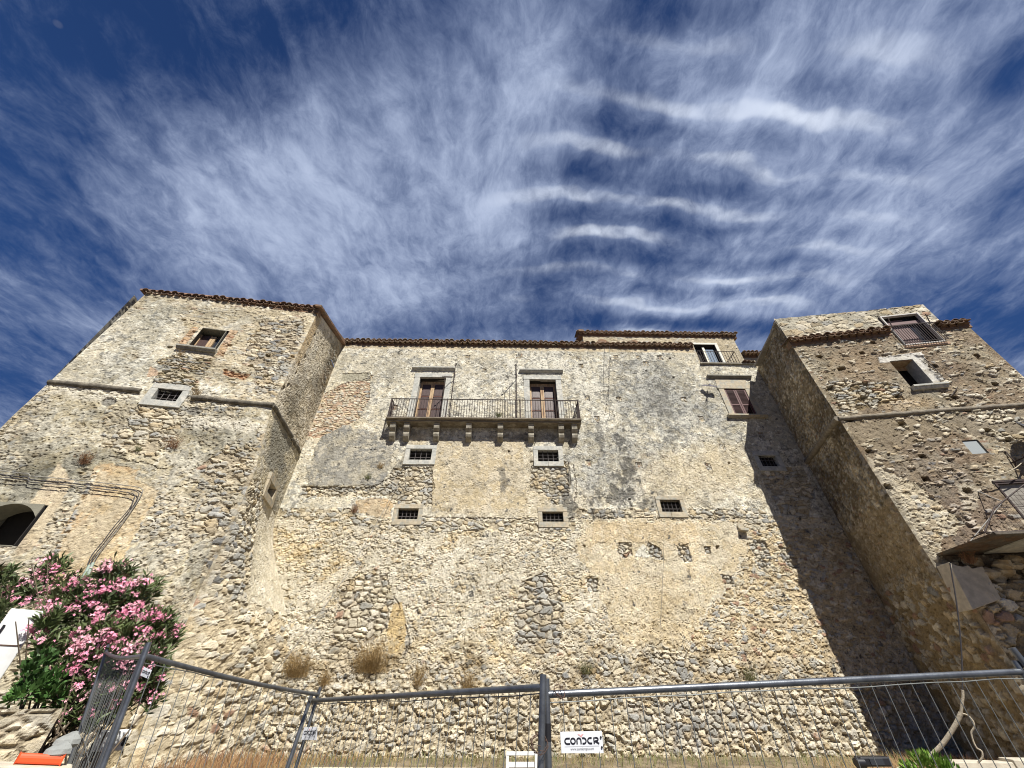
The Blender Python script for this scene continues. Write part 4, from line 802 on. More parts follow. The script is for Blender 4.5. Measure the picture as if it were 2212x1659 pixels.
# ================================================================== the upper house behind the eave
def upper_house():
    R = Face((4.62, 16.25), (13.88, 16.25)); e = empty('upper_house', (9, 17, 15), 'small buff upper house behind the palace eave, with tiled roof and balcony window', 'building')
    a0, z1 = R.uv(1497, 744); a1 = R.uv(1543, 744)[0]; z0 = 15.46
    make_wall('wall', R, 15.0, 18.95, paint_rear, e, [(a0, a1, z0, z1)], res=.04)
    S = Face((13.88, 16.25), (14.3, 20)); make_wall('wall', S, 13.0, 18.95, paint_rear, e, (), res=.06)
    S = Face((4.62, 20), (4.62, 16.25)); make_wall('wall', S, 16.0, 18.95, paint_rear, e, (), res=.06)
    eave(R, -.25, 9.5, 18.85, .20, e, tile=M['tile_pale'], slope_back=4)
    k = MB(); Sd = Face((4.40, 16.25), (4.40, 19.5)); k.box(4.36, 4.66, 16.0, 20, 18.95, 19.1); k.build('roof_edge', M['tile_under'], e)
    w = window_small(R, a0, a1, z0, z1, e, None, depth=.35, grille=False)
    k = MB(); k.fbox(R, a1, a1 + .17, -.05, .02, z0, z1 + .02); k.fbox(R, a0 - .1, a1 + .17, -.05, .022, z1, z1 + .13); k.build('surround', M['white_plaster'], w)
    k = MB(); m0 = a0 + (a1 - a0) * .40; k.fbox(R, m0, m0 + .13, -.16, -.10, z0, z1 - .12); k.build('window_frame', M['pvc'], w)
    k = MB(); k.fbox(R, m0 + .15, a1 - .10, -.20, -.17, z0, z1 - .25); k.build('pane', M['glass_blue'], w)
    for x, y in ((1300.5, 737), (1369, 739)):
        k = MB(); a, z = R.uv(x, y); z -= .15; pl = [(a + math.cos(math.pi * i / 12) * .33, z + math.sin(math.pi * i / 12) * .30) for i in range(13)]; k.prism(R, pl, -.02, .03); o = k.build('blind_arch', M['tile_under'], e)
palace_done = True
upper_house()
def back_house():
    R = Face((14.6, 19.2), (23, 19.2)); e = empty('back_house', (18, 20, 12), 'plain house with a tiled eave glimpsed in the gap beside the right tower', 'building')
    a, zt = R.uv(1605, 770); make_wall('wall', R, 13, zt, paint_rear, e, (), res=.06); eave(R, a, 8.3, zt - .02, .38, e, tile=M['tile_pale'], slope_back=4)
back_house()

# ================================================================== towers
def bat(z): return np.where(z < 9.9, np.minimum(.16 * (9.9 - z), .40) + np.where(z < 7.4, (7.4 - z) * .05, 0), 0)
def left_tower():
    e = empty('left_tower', (-11.9, 12, 0), 'left tower of patched rubble and plaster with dark string course, oleander at its foot', 'tower')
    T = lambda x, y: LF.uv(x, y)
    def rect(TL, TR, BL, BR): return (T(*TL)[0] * .5 + T(*BL)[0] * .5, T(*TR)[0] * .5 + T(*BR)[0] * .5, (T(*BL)[1] + T(*BR)[1]) / 2, (T(*TL)[1] + T(*TR)[1]) / 2)
    up = rect((430.5, 707.5), (490.8, 715.3), (398.2, 749.9), (460.7, 757.7)); gr = rect((341.3, 839.1), (396, 844.7), (326.8, 862.6), (379.2, 869.3))
    aR = T(83, 1107)[0]; ar = (aR - 1.25, aR, T(29.5, 1180)[1], T(52, 1092)[1] + .05)
    zL, zR = 14.66, 15.08; slope = lambda u: zL + (zR - zL) * u / LF.W
    nS = LS.n; LW = LF.W
    Lf = lambda z: np.column_stack([-15.38 + np.clip((z - 10) * .085, -.12, .42), 10.26 + 0 * z]); Rf = lambda z: np.column_stack([-8.45 + bat(z), 11.43 + bat(z) * .169])
    make_wall('front_wall', LF, -.3, 14.95, paint_left, e, [up, gr, ar], res=.033, right=nS, L=Lf, R=Rf, topf=lambda u: slope(u), soften=1.0)
    b8 = .31; LSw = Face((-8.45 + b8, 11.43 + b8 * .169), (-8.91, 15.0)); sw = [LSw.uv(*p) for p in ((578, 1040), (592, 1058), (580, 1076), (570, 1064))]
    so = ((sw[0][0] + sw[3][0]) / 2, (sw[1][0] + sw[2][0]) / 2, (sw[3][1] + sw[2][1]) / 2, (sw[0][1] + sw[1][1]) / 2)
    zt = lambda u: zR + (16.46 - zR) * u / LS.W
    make_wall('side_wall', LS, -.3, 14.9, paint_left_side, e, [so], res=.036, left=LF.n, L=Rf, R=lambda z: np.column_stack([-8.91 + 2.0 * sst(7.2 - z, 0, 4.6), 15.0 + .05 * sst(7.2 - z, 0, .5)]), topf=lambda u: np.full(u.shape, 14.9), soften=1.0)
    G = Face((-8.45, 11.43), (-8.91, 15.0)); 
    def tri_paint(P): paint_left_side(P)
    make_wall('gable_wall', G, 14.9, 16.5, tri_paint, e, (), res=.04)
    g = bpy.data.objects[[o.name for o in e.children if o.name.startswith('gable_wall')][0]]; me = g.data
    co = np.empty(len(me.vertices) * 3); me.vertices.foreach_get('co', co); co = co.reshape(-1, 3); uu = (co[:, :2] - np.array(G.A)) @ G.u; co[:, 2] = np.minimum(co[:, 2], np.maximum(zt(uu), 14.9)); me.vertices.foreach_set('co', co.ravel()); me.update()
    make_wall('rear_side_wall', LL, -.3, 14.6, paint_simple, e, (), res=.12)
    eave(LF, .38, LW + .02, zL - .0, .16, e, rows=1, zr=zR + .0, roof=False, pitch=.26, rt=.115)
    k = MB(); A0, A1 = LF.P(.1, .1, zL + .2), LF.P(LW + .02, .1, zR + .2); B1 = LS.P(LS.W, .1, 16.72); B0 = Vector((-17.2, 15.6, 16.3)); c = [A0, A1, B1, B0]; k.hexa(c + [p + Vector((0, 0, .08)) for p in c]); k.build('roof', M['roof'], e)
    k = MB(); n = 14
    for i in range(n):                                              # the raking verge
        t0, t1 = i / n, (i + 1) / n; p = lambda t, b, dz: LS.P(LS.W * t - .25 * (1 - t), b, zR + .10 + (16.52 - zR - .10) * t + dz)
        k.hexa([p(t0, -.1, 0), p(t1, -.1, 0), p(t1, .15, 0), p(t0, .15, 0), p(t0, -.1, .11), p(t1, -.1, .10), p(t1, .15, .10), p(t0, .15, .11)], .006)
    k.build('verge', M['tile_under'], e)
    def strand(m, F, a0, a1, z, r=.10, b=.0):
        n = max(3, int((a1 - a0) / .22)); pts = [F.P(a0 + (a1 - a0) * i / n, b + random.uniform(-.02, .02), z + random.uniform(-.018, .018)) for i in range(n + 1)]
        m.tube(pts, r, 7)
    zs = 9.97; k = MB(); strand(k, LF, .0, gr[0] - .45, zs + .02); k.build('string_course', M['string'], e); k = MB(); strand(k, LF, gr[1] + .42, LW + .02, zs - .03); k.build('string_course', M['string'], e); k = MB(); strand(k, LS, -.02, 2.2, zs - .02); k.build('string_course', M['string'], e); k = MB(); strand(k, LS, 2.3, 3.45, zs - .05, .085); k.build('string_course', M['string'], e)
    # upper window with brick jambs, flush, deep
    a0, a1, z0, z1 = up; w = window_small(LF, a0, a1, z0, z1, e, None, depth=.62, grille=False)
    k = MB(); k.fbox(LF, a0, a0 + .02, -.40, .015, z0, z1 - .02); k.fbox(LF, a1 - .02, a1, -.40, .015, z0, z1 - .02); k.fbox(LF, a0, a1, -.40, .015, z1 - .02, z1); k.build('reveal', M['reveal'], w)
    k = MB(); k.fbox(LF, a0 + .03, a0 + .11, -.30, -.24, z0, z1 - .15); k.fbox(LF, a0 + .47, a0 + .56, -.30, -.22, z0, z1 - .2); k.fbox(LF, a0 + .57, a0 + .66, -.30, -.22, z0, z1 - .2); k.build('window_frame', M['wood'], w)
    k = MB(); k.fbox(LF, a0 + .11, a0 + .47, -.30, -.27, z0, z1 - .15); k.build('shutter', M['shutter_in'], w)
    k = MB(); k.fbox(LF, a0 + .66, a1 - .05, -.31, -.29, z0, z1 - .1); k.build('pane', M['glass'], w)
    k = MB(); moulding(k, LF, a0 - .20, a1 + .14, z0 - .13, SILL); k.build('sill', M['cornice'], w)
    window_small(LF, *gr, e, M['frame_grey'], .23, nb=(3, 2), sill=.24)
    window_small(LSw, *so, e, M['frame_buff'], .24, nb=(2, 2), sill=.24, proud=.12)
    # arched opening at the left edge
    a0, a1, z0, z1 = ar; w = window_small(LF, a0, a1, z0, z1, e, None, depth=.8, grille=False)
    k = MB(); k.fbox(LF, a0, a0 + .02, -.7, .0, z0, z1); k.fbox(LF, a0, a1, -.7, 0, z0, z0 + .02); n = 10
    pts = [(a0 + (a1 - a0) * i / n, z1 - .32 * (abs(i / n - .5) * 2) ** 2.2 - .01) for i in range(n + 1)]; k.prism(LF, pts[::-1] + [(a0, z1 + .02), (a1, z1 + .02)], -.6, -.005); k.build('reveal', M['reveal'], w)
left_tower()

def right_tower():
    e = empty('right_tower', (16, 13, 0), 'tall brown rubble right tower studded with pale stones and putlog holes, with a shaded side', 'tower')
    T = lambda x, y: RF.uv(x, y)
    win = (T(1922, 778)[0] * .6 + T(1960, 832)[0] * .4, T(1968, 775)[0] * .5 + T(2013, 828)[0] * .5 + .06, T(1985, 836)[1], T(1945, 778)[1])
    dq = [T(1891.4, 685.5), T(1965.9, 678.6), T(2046.8, 738.2), T(1967.7, 745.5)]; da0, da1 = (dq[0][0] + dq[3][0]) / 2 - .05, (dq[1][0] + dq[2][0]) / 2 + .10; dz0, dz1 = (dq[2][1] + dq[3][1]) / 2, (dq[0][1] + dq[1][1]) / 2
    mt = [T(2077.5, 951.9), T(2111.9, 948.7), T(2135.7, 978.4), T(2100, 981)]; mo = ((mt[0][0] + mt[3][0]) / 2, (mt[1][0] + mt[2][0]) / 2, (mt[2][1] + mt[3][1]) / 2, (mt[0][1] + mt[1][1]) / 2)
    ga, gz = T(2146, 1043); gd = (ga, ga + 1.15, gz - 1.9, gz)
    zt = 13.58; uW = T(2095, 709)[0]
    Rr = lambda z: np.column_stack([RF.A[0] + RF.u[0] * np.where(z > 9.7, uW + .02, RF.W), RF.A[1] + RF.u[1] * np.where(z > 9.7, uW + .02, RF.W)])
    make_wall('front_wall', Face(RF.A, RF.A + RF.u * (uW + .02)), -.3, zt, paint_right, e, [win, (da0, da1, dz0, 40), mo, gd], res=.034, left=RS.n)
    X = T(2000, 660)[0]; up = Face(RF.A - RF.n * .05, RF.A - RF.n * .05 + RF.u * X)
    make_wall('upper_wall', up, zt, 15.12, paint_right, e, [(da0, da1, 0, dz1)], res=.04, topf=lambda u: 15.22 - u * .035)
    make_wall('side_wall', RS, -.3, 15.15, paint_right_side, e, (), res=.036, right=RF.n)
    Q = Face(up.P(X, 0, 0)[:2], up.P(X, -3, 0)[:2]); make_wall('upper_side_wall', Q, zt, 15.0, paint_right, e, (), res=.08)
    Q = Face(RF.A + RF.u * (uW + .02), np.array(RF.P(uW + .5, -5, 0)[:2])); make_wall('right_side_wall', Q, -.3, 13.4, paint_simple, e, (), res=.12)
    k = MB(); k.fbox(up, -.02, X + .02, -3, -.3, 14.9, 15.0); k.fbox(up, -.03, X + .03, -.30, -.02, 14.98, 15.05, .01); k.build('flat_roof', M['concrete'], e)
    eave(Face(RF.A, RF.A + RF.u), -.02, da0 - .10, 13.54, .24, e, rows=2, roof=False)
    # the stepped eave right of the window
    s = T(2030, 700)[0]; eave(Face(RF.A, RF.A + RF.u), da1 + .25, uW + .12, 13.54, .24, e, rows=2, slope_back=2.0)
    k = MB()
    def strand(m, F, a0, a1, z0, z1, r=.085, b=.0):
        n = max(3, int((a1 - a0) / .3)); m.tube([F.P(a0 + (a1 - a0) * i / n, b + random.uniform(-.012, .012), z0 + (z1 - z0) * i / n + random.uniform(-.012, .012)) for i in range(n + 1)], r, 7)
    strand(k, RF, -.02, uW + .1, 9.70, 9.66); k.build('string_course', M['string_grey'], e); k = MB(); strand(k, RS, .1, RS.W + .02, 9.70, 9.70, .12, .03); k.build('string_course', M['string_grey'], e)
    # plain window with a thick sill
    a0, a1, z0, z1 = win; w = window_small(RF, a0, a1, z0, z1, e, None, depth=.7, grille=False, inner=M['dark'])
    k = MB(); k.fbox(RF, a1 - .02, a1, -.5, .01, z0, z1); k.build('reveal', M['frame_grey'], w)
    k = MB(); k.fbox(RF, a0, a1 - .02, -.5, -.02, z1 - .03, z1); k.fbox(RF, a0 + .02, a1 - .02, -.50, -.46, z1 - .18, z1 - .03); k.build('lintel_board', M['wood'], w)
    k = MB(); moulding(k, RF, a0 - .03, a1 + .30, z0 - .15, [(-.05, 0), (.08, 0), (.10, .04), (.12, .05), (.13, .09), (.17, .10), (.17, .17), (-.05, .17)]); k.build('sill', M['frame_grey'], w)
    # French window with railing breaking through the eave
    w = window_small(RF, da0, da1, dz0, dz1, e, None, depth=.3, grille=False)
    k = MB(); t = .045
    for q in ((da0, da0 + t, dz0, dz1), (da1 - t, da1, dz0, dz1)): k.fbox(RF, q[0], q[1], -.1, .045, q[2], q[3])
    k.fbox(RF, da0 + t, da1 - t, -.1, .04, dz1 - t, dz1); k.fbox(RF, da0 + t, da1 - t, -.1, .05, dz0, dz0 + t); k.build('window_frame', M['alu'], w)
    k = MB(); k.fbox(RF, da0 + t, da0 + .95, -.25, -.22, dz0 + .05, dz1 - .1); k.fbox(RF, da0 + t, da1 - t, -.2, -.12, dz1 - .45, dz1 - .3); k.build('blind', M['curtain'], w)
    k = MB(); k.fbox(RF, da0 + .97, da1 - t, -.25, -.235, dz0, dz1); k.build('pane', M['glass'], w)
    k = MB(); rail_panel(k, RF.P(da0 - .03, .13, dz0 + .02), RF.P(da1 + .06, .13, dz0 + .02), 1.0, 17, .013, .018); k.tube([RF.P(da0 - .12, .13, dz0 + 1.0), RF.P(da1 + .22, .13, dz0 + 1.0)], .018, 5)
    for a in (da0 + .02, da1 - .02): k.tube([RF.P(a, .13, dz0 + 1.0), RF.P(a + .03, .22, dz0 + 1.42)], .02, 5); k.tube([RF.P(a, .0, dz0 + .98), RF.P(a, .13, dz0 + 1.0)], .012, 5); k.tube([RF.P(a, .0, dz0 + .05), RF.P(a, .13, dz0 + .05)], .012, 5)
    k.build('railing', M['iron'], w)
    k = MB(); k.fbox(RF, da0 - .05, da1 + .1, -.1, .03, dz0 - .13, dz0 - .01, .006); k.build('sill', M['brick_pale'], w)
    # little frosted window
    w = window_small(RF, *mo, e, None, depth=.14, grille=False, inner=M['concrete']); k = MB(); k.fbox(RF, mo[0] + .01, mo[1] - .04, -.08, -.03, mo[2] + .01, mo[3] - .03); k.build('pane', M['glass_frost'], w)
    # door on the landing
    w = window_small(RF, *gd, e, None, depth=.25, grille=False); k = MB(); k.fbox(RF, gd[0], gd[0] + .05, -.12, .02, gd[2], gd[3]); k.fbox(RF, gd[0] + .05, gd[1], -.12, .02, gd[3] - .06, gd[3]); k.fbox(RF, gd[0] - .02, gd[1] + .12, .0, .035, gd[3], gd[3] + .06); k.build('door_frame', M['iron'], w)
    k = MB(); k.fbox(RF, gd[0] + .05, gd[1], -.10, -.06, gd[2], gd[3] - .06); k.build('door_panel', M['concrete'], w)
    # landing slab with wire mesh balustrade, carried well out from the wall
    O = Face(RF.A, RF.A + RF.u, off=2.02); z = 4.97; al = .26
    k = MB(); k.fbox(RF, al, uW, 0, 2.05, z - .07, z, .012); ld = k.build('landing', M['soffit'], e, bevel=.012); k = MB(); k.fbox(RF, al + .95, uW, .3, 1.95, z - .10, z - .072, .004); k.build('soffit_panel', M['frame_grey'], e)
    ab, zb_ = O.uv(2132, 1158); p0 = O.P(ab, 0, z); a1_, z1_ = O.uv(2147.7, 1097.5); a2_, z2_ = O.uv(2212, 1047); p1 = O.P(a1_, 0, z1_); p2 = O.P(a2_, 0, z2_); p3 = O.P(uW, 0, z2_)
    k = MB(); k.tube([p0, p1, p2, p3], .018, 6); k.tube([p0, O.P(uW, 0, z + .04)], .014, 5); k.tube([p1, O.P(uW, 0, z1_)], .010, 5); k.tube([p0, RF.P(.15, 1.5, z + .02)], .014, 5)
    for i in range(26):
        b = ab + .08 + i * .11; zt2 = z1_ + min(max(b - a1_, 0) / (a2_ - a1_), 1) * (z2_ - z1_) if b > a1_ else z + (z1_ - z) * (b - ab) / max(a1_ - ab, .05); k.tube([O.P(b, 0, z), O.P(b, 0, zt2)], .004, 4)
    for i in range(9): b = z + .1 + i * .11; k.tube([O.P(max(ab, a1_ + max(0, b - z1_) / (z2_ - z1_) * (a2_ - a1_)) + .02, 0, b), O.P(uW, 0, b)], .004, 4)
    k.build('balustrade', M['iron'], ld)
    # rubble abutment under it and the concrete block at its corner
    bo = .42; Ab = Face(RF.A, RF.A + RF.u, off=bo); zz = 4.10
    AF = Face(np.array(Ab.P(.02, 0, 0)[:2]), np.array(Ab.P(uW, 0, 0)[:2]))
    def pa(P): one = np.ones(P.u.shape); P.plaster(one, (.34, .27, .17), (.28, .23, .16), (.40, .33, .22), .4, .02); P.stones(one, .32, .23, 'warm', .25, .10, (.34, .27, .17), .09, 2, crumble=1.6)
    make_wall('abutment_wall', AF, -.3, zz, pa, e, (), res=.035, left=RS.n)
    AS = Face(np.array(RF.P(.02, 0, 0)[:2]), np.array(Ab.P(.02, 0, 0)[:2])); make_wall('abutment_side', AS, -.3, zz, pa, e, (), res=.05, right=AF.n)
    k = MB()
    for i in range(46):
        a_ = random.uniform(.9, 4.2); rr = random.uniform(.12, .24); c = RF.P(a_, random.uniform(.05, .38), zz + random.uniform(-.05, .62)); vs = []; fs = []; sd = [random.uniform(.8, 1.15) for _ in range(12)]
        for j in range(5):
            th = math.pi * (j + .5) / 5
            for q in range(8): ph = 2 * math.pi * q / 8; s_ = rr * sd[(j * 3 + q) % 12]; vs.append(c + Vector((math.sin(th) * math.cos(ph) * s_ * 1.3, math.sin(th) * math.sin(ph) * s_, math.cos(th) * s_ * .7)))
        for j in range(4):
            for q in range(8): fs.append((j * 8 + q, j * 8 + (q + 1) % 8, (j + 1) * 8 + (q + 1) % 8, (j + 1) * 8 + q))
        fs += [tuple(range(8)), tuple(range(32, 40))]; k.add(vs, fs)
    k.build('top_stones', M['rubble'], e)
    B = Face(RF.A, RF.A + RF.u, off=.50); poly = [B.uv(*p) for p in ((2101.6, 1317), (2164, 1294), (2122.6, 1223), (2100, 1228), (2092, 1221), (2080, 1224), (2066, 1221), (2049, 1214))]
    k = MB(); k.prism(RF, poly, .02, .50); k.build('concrete_block', M['kerb'], e, bevel=.015)
    return uW
RW = right_tower()


# ================================================================== mesh fence panels on the street
def fence_panel(T0, T1, b0, b1, label, r=.021, nwire=34, hz=(.12, .72, 1.30, 1.93), wr=.0028, sag=0.0, base=None, mat_=None):
    """T0,T1: tops of the two posts; b0,b1: leans (foot offsets)."""
    T0, T1 = Vector(T0), Vector(T1); F0 = Vector((T0.x + b0[0], T0.y + b0[1], T0.z - 2.0)); F1 = Vector((T1.x + b1[0], T1.y + b1[1], T1.z - 2.0))
    e = empty('fence_panel', (F0 + F1) / 2, label, 'fence panel', 'steel mesh site fence panels along the street')
    up0 = (T0 - F0).normalized(); up1 = (T1 - F1).normalized()
    k = MB(); k.tube([F0, T0 + up0 * .045], r, 12); k.build('post', M['steel'], e); k = MB(); k.tube([F1, T1 + up1 * .03], r, 12); k.build('post', M['steel'], e)
    n = 10; A = T0 - up0 * .035; B = T1 - up1 * .035; mid = [A.lerp(B, i / n) + Vector((0, 0, -sag * math.sin(math.pi * i / n))) for i in range(n + 1)]
    k = MB(); k.tube(mid, r * .93, 12); k.build('top_rail', M['steel'], e); k = MB(); k.tube([F0.lerp(T0, .06), F1.lerp(T1, .06)], r * .93, 10); k.build('bottom_rail', M['steel'], e)
    k = MB(); wob = lambda: Vector((random.uniform(-.005, .005), random.uniform(-.005, .005), random.uniform(-.004, .004)))
    for i in range(1, nwire):
        t = i / nwire; a = F0.lerp(F1, t); b = T0.lerp(T1, t); w0 = wob() * 2
        k.tube([a.lerp(b, .05), a.lerp(b, .35) + w0, a.lerp(b, .66) - w0, a.lerp(b, .975)], wr, 5, cap=False)
    for h in hz: s = h / 2.0; k.tube([F0.lerp(T0, s).lerp(F1.lerp(T1, s), i / 14) + Vector((0, 0, random.uniform(-.008, .008))) for i in range(15)], wr * 1.25, 5, cap=False)
    k.build('wire_mesh', mat_ or M['wire'], e)
    return F0, T0, F1, T1
def pt(az, l, ez): h = math.hypot(*az); return Vector((az[0] / h * l, az[1] / h * l, EYE + ez))
C0 = at_dist(1177, 1476, 3.06); R0 = at_dist(2198, 1438, 5.03); L0 = at_dist(672, 1505, 6.0); L1 = at_dist(690, 1492, 5.9); Q0 = at_dist(316, 1404, 4.4); S0 = at_dist(231, 1402, 7.6)
def foot(px, py, l, T, drop=2.0):
    """foot offset so the leaning post passes the given measure at its distance"""
    p = at_dist(px, py, l); t = (T.z - p.z) ; return ((p.x - T.x) * drop / t, (p.y - T.y) * drop / t)
fR = fence_panel(C0 + Vector((.012, .035, -.02)), R0, foot(1181, 1655, 3.06, C0), (-.05, .0), 'wide right hand steel mesh fence panel carrying the large white sign', nwire=34)
fM = fence_panel(L0, C0 + Vector((-.012, -.012, .015)), foot(622, 1655, 5.95, L0), foot(1173, 1655, 3.06, C0), 'middle steel mesh fence panel rising towards the central post, white frame seen through it', nwire=35, sag=.0)
fL = fence_panel(Q0, L1, foot(222, 1655, 4.35, Q0), foot(640, 1655, 5.9, L1), 'left steel mesh fence panel sloping down in front of the rubble and oleander', r=.018, nwire=22, sag=.02)
fS = fence_panel(S0, Q0 + Vector((-.03, .03, 0)), foot(146, 1655, 7.5, S0), foot(216, 1655, 4.4, Q0), 'leftmost steel mesh fence panel seen edge on in front of the oleander', r=.017, nwire=34, sag=.03, wr=.0018)
fence_panel(R0 + Vector((.02, -.03, .06)), R0 + Vector((2.9, -1.6, .12)), (.3, .0), (0, 0), 'last steel mesh fence panel leaving the picture at the right edge', nwire=30)
k = MB(); up = (fR[1] - fR[0]).normalized(); k.tube([fR[1] - up * .17, fR[1] - up * .25], .0225, 12); tag(k.build('tape_band', M['black']), 'black band wrapped round the central fence post', 'tape')
def ties(c, label, n=3, r=.045):
    k = MB()
    for i in range(n):
        pts = []; ph = random.uniform(0, 6)
        for j in range(13): t = ph + j * .75; pts.append(c + Vector((math.cos(t) * r * random.uniform(.8, 1.1), -.01 + math.sin(t) * .028, random.uniform(-.012, .012) + math.sin(t) * r * .8)))
        pts += [pts[-1] + Vector((random.uniform(-.04, .04), -.02, random.uniform(-.03, .05))), pts[-1] + Vector((random.uniform(-.06, .06), -.03, random.uniform(-.05, .03)))]
        k.tube(pts, .0016, 4)
    tag(k.build('wire_tie', M['tiewire']), label, 'wire tie', 'rusty wire ties on the fence')
ties(at_dist(1208, 1494, 3.07), 'rusty twisted wire tie round the right rail beside the central post top', 2, .034)
ties(at_dist(1165, 1605, 3.03), 'rusty wire tie halfway down the central fence post', 3, .05)

# ------------------------------------------------------------------ the printed signs
def ribbon(m, O, U, V, N, pts, w, lift):
    """flat stroke through 2d points (u,v)"""
    n = len(pts); L_ = []; R_ = []
    for i in range(n):
        a = Vector(pts[max(i - 1, 0)]); b = Vector(pts[min(i + 1, n - 1)]); d = (b - a).normalized(); q = Vector((-d.y, d.x)) * w / 2; p = Vector(pts[i])
        L_.append(p + q); R_.append(p - q)
    f = lambda p: O + U * p.x + V * p.y + N * lift
    k = len(m.v); m.v += [tuple(f(p)) for p in L_] + [tuple(f(p)) for p in R_]
    for i in range(n - 1): m.f.append((k + i, k + i + 1, k + n + i + 1, k + n + i)); m.sm.append(False)
def arc(cx, cy, rx, ry, a0, a1, n=14): return [(cx + rx * math.cos(math.radians(a0 + (a1 - a0) * i / n)), cy + ry * math.sin(math.radians(a0 + (a1 - a0) * i / n))) for i in range(n + 1)]
def sign(c, label, group='white printed signs wired to the fence panels'):
    """c: four corners TL TR BR BL in the world, drawn on both faces as a real board"""
    TL, TR, BR, BL = c; U = TR - TL; V = TL - BL; N = U.cross(V).normalized()
    if N.y > 0: N = -N
    k = MB(); th = -N * .003; k.hexa([BL, BR, BR + th, BL + th, TL, TR, TR + th, TL + th]); s = k.build('sign', M['sign']); tag(s, label, 'sign', group)
    O = BL; m = MB(); w = .035; R = lambda p, w_=w: ribbon(m, O, U, V, N, p, w_, .0015)
    # unit: u 0..1 across, v 0..1 up; letters between v .42 and .70
    def S(pts): return pts
    y0, y1 = .40, .70; ym = (y0 + y1) / 2; ry = (y1 - y0) / 2; asp = U.length / V.length
    def st(pts, w_=.052): # keep the stroke even although the board is wider than tall
        n = len(pts); P3 = [O + U * p[0] + V * p[1] + N * .0015 for p in pts]; L_ = []; R_ = []
        for i in range(n): d = (P3[min(i + 1, n - 1)] - P3[max(i - 1, 0)]).normalized(); q = N.cross(d) * (w_ * V.length); L_.append(P3[i] + q); R_.append(P3[i] - q)
        k = len(m.v); m.v.extend([tuple(p) for p in L_] + [tuple(p) for p in R_])
        for i in range(n - 1): m.f.append((k + i, k + i + 1, k + n + i + 1, k + n + i)); m.sm.append(False)
    b0, b1 = y0 + .02, y1 - .02
    st([(.215, b1), (.15, b1)] + arc(.15, ym, .055, ry - .02, 90, 270, 12) + [(.215, b0)], .042)
    st(arc(.285, ym, .052, ry - .02, 90, 450, 20), .042)
    st([(.378, y0 - .005), (.378, b1 - .11)] + arc(.425, b1 - .11, .047, .11, 180, 0, 12) + [(.472, y0 - .005)], .042)
    st([(.505, b1), (.54, b1)] + arc(.54, ym, .055, ry - .02, 90, -90, 12) + [(.505, b0)], .042)
    st([(.735, b1), (.69, b1)] + arc(.69, ym, .055, ry - .02, 90, 270, 12) + [(.735, b0)], .042)
    st([(.785, y0 - .005), (.785, b1), (.845, b1)] + arc(.845, b1 - .075, .040, .075, 90, -90, 8) + [(.80, b1 - .15), (.905, y0 - .005)], .042)
    m.build('lettering', M['ink'], s)
    m = MB(); k2 = lambda a: O + U * a[0] + V * a[1] + N * .0015
    pr = [(.40, .88), (.445, .87), (.478, .80), (.505, .87), (.55, .88), (.515, .80), (.488, .70), (.465, .77), (.44, .81)]; m.add([k2(p) for p in pr], [tuple(range(len(pr)))]); m.build('emblem', M['inkred'], s)
    m = MB(); m.add([k2(p) for p in ((.08, .29), (.90, .29), (.90, .302), (.08, .302))], [(0, 1, 2, 3)]); m.build('rule', M['inkgrey'], s)
    cu = bpy.data.curves.new('web', 'FONT'); cu.body = 'www.condorspa.com'; cu.size = 1.0; cu.align_x = 'CENTER'; to = bpy.data.objects.new('tmp', cu)
    me = bpy.data.meshes.new_from_object(to); xs = [v.co.x for v in me.vertices]; wd = max(xs) - min(xs); s_ = .55 * U.length / wd
    Un, Vn = U.normalized(), V.normalized()
    for v in me.vertices: x, y = v.co.x * s_, v.co.y * s_; v.co = O + U * .49 + V * .12 + Un * x + Vn * y + N * .0015
    me.materials.clear(); me.materials.append(M['inkgrey']); t = bpy.data.objects.new('web_address', me); link(t, s); bpy.data.objects.remove(to)
    m = MB()
    for (a, b) in ((.955, .70), (.955, .22)): p = O + U * a + V * b; m.tube([p + N * .002, p + N * .004], .006, 8)
    m.build('rivet_hole', M['black'], s)
    return s
sign([at_dist(1210, 1581, 3.06), at_dist(1300, 1579, 3.16), at_dist(1304, 1627, 3.17), at_dist(1213, 1627, 3.07)], 'large white company sign wired to the right fence panel')
sign([at_dist(657, 1571, 5.86), at_dist(685, 1570, 5.72), at_dist(684, 1599, 5.72), at_dist(651, 1598, 5.86)], 'white company sign on the left end of the middle fence panel')
sign([at_dist(311, 1441, 4.36), at_dist(327, 1448, 4.28), at_dist(319, 1466, 4.28), at_dist(303, 1459, 4.36)], 'smallest white company sign, tilted, by the tall left fence post against the oleander')

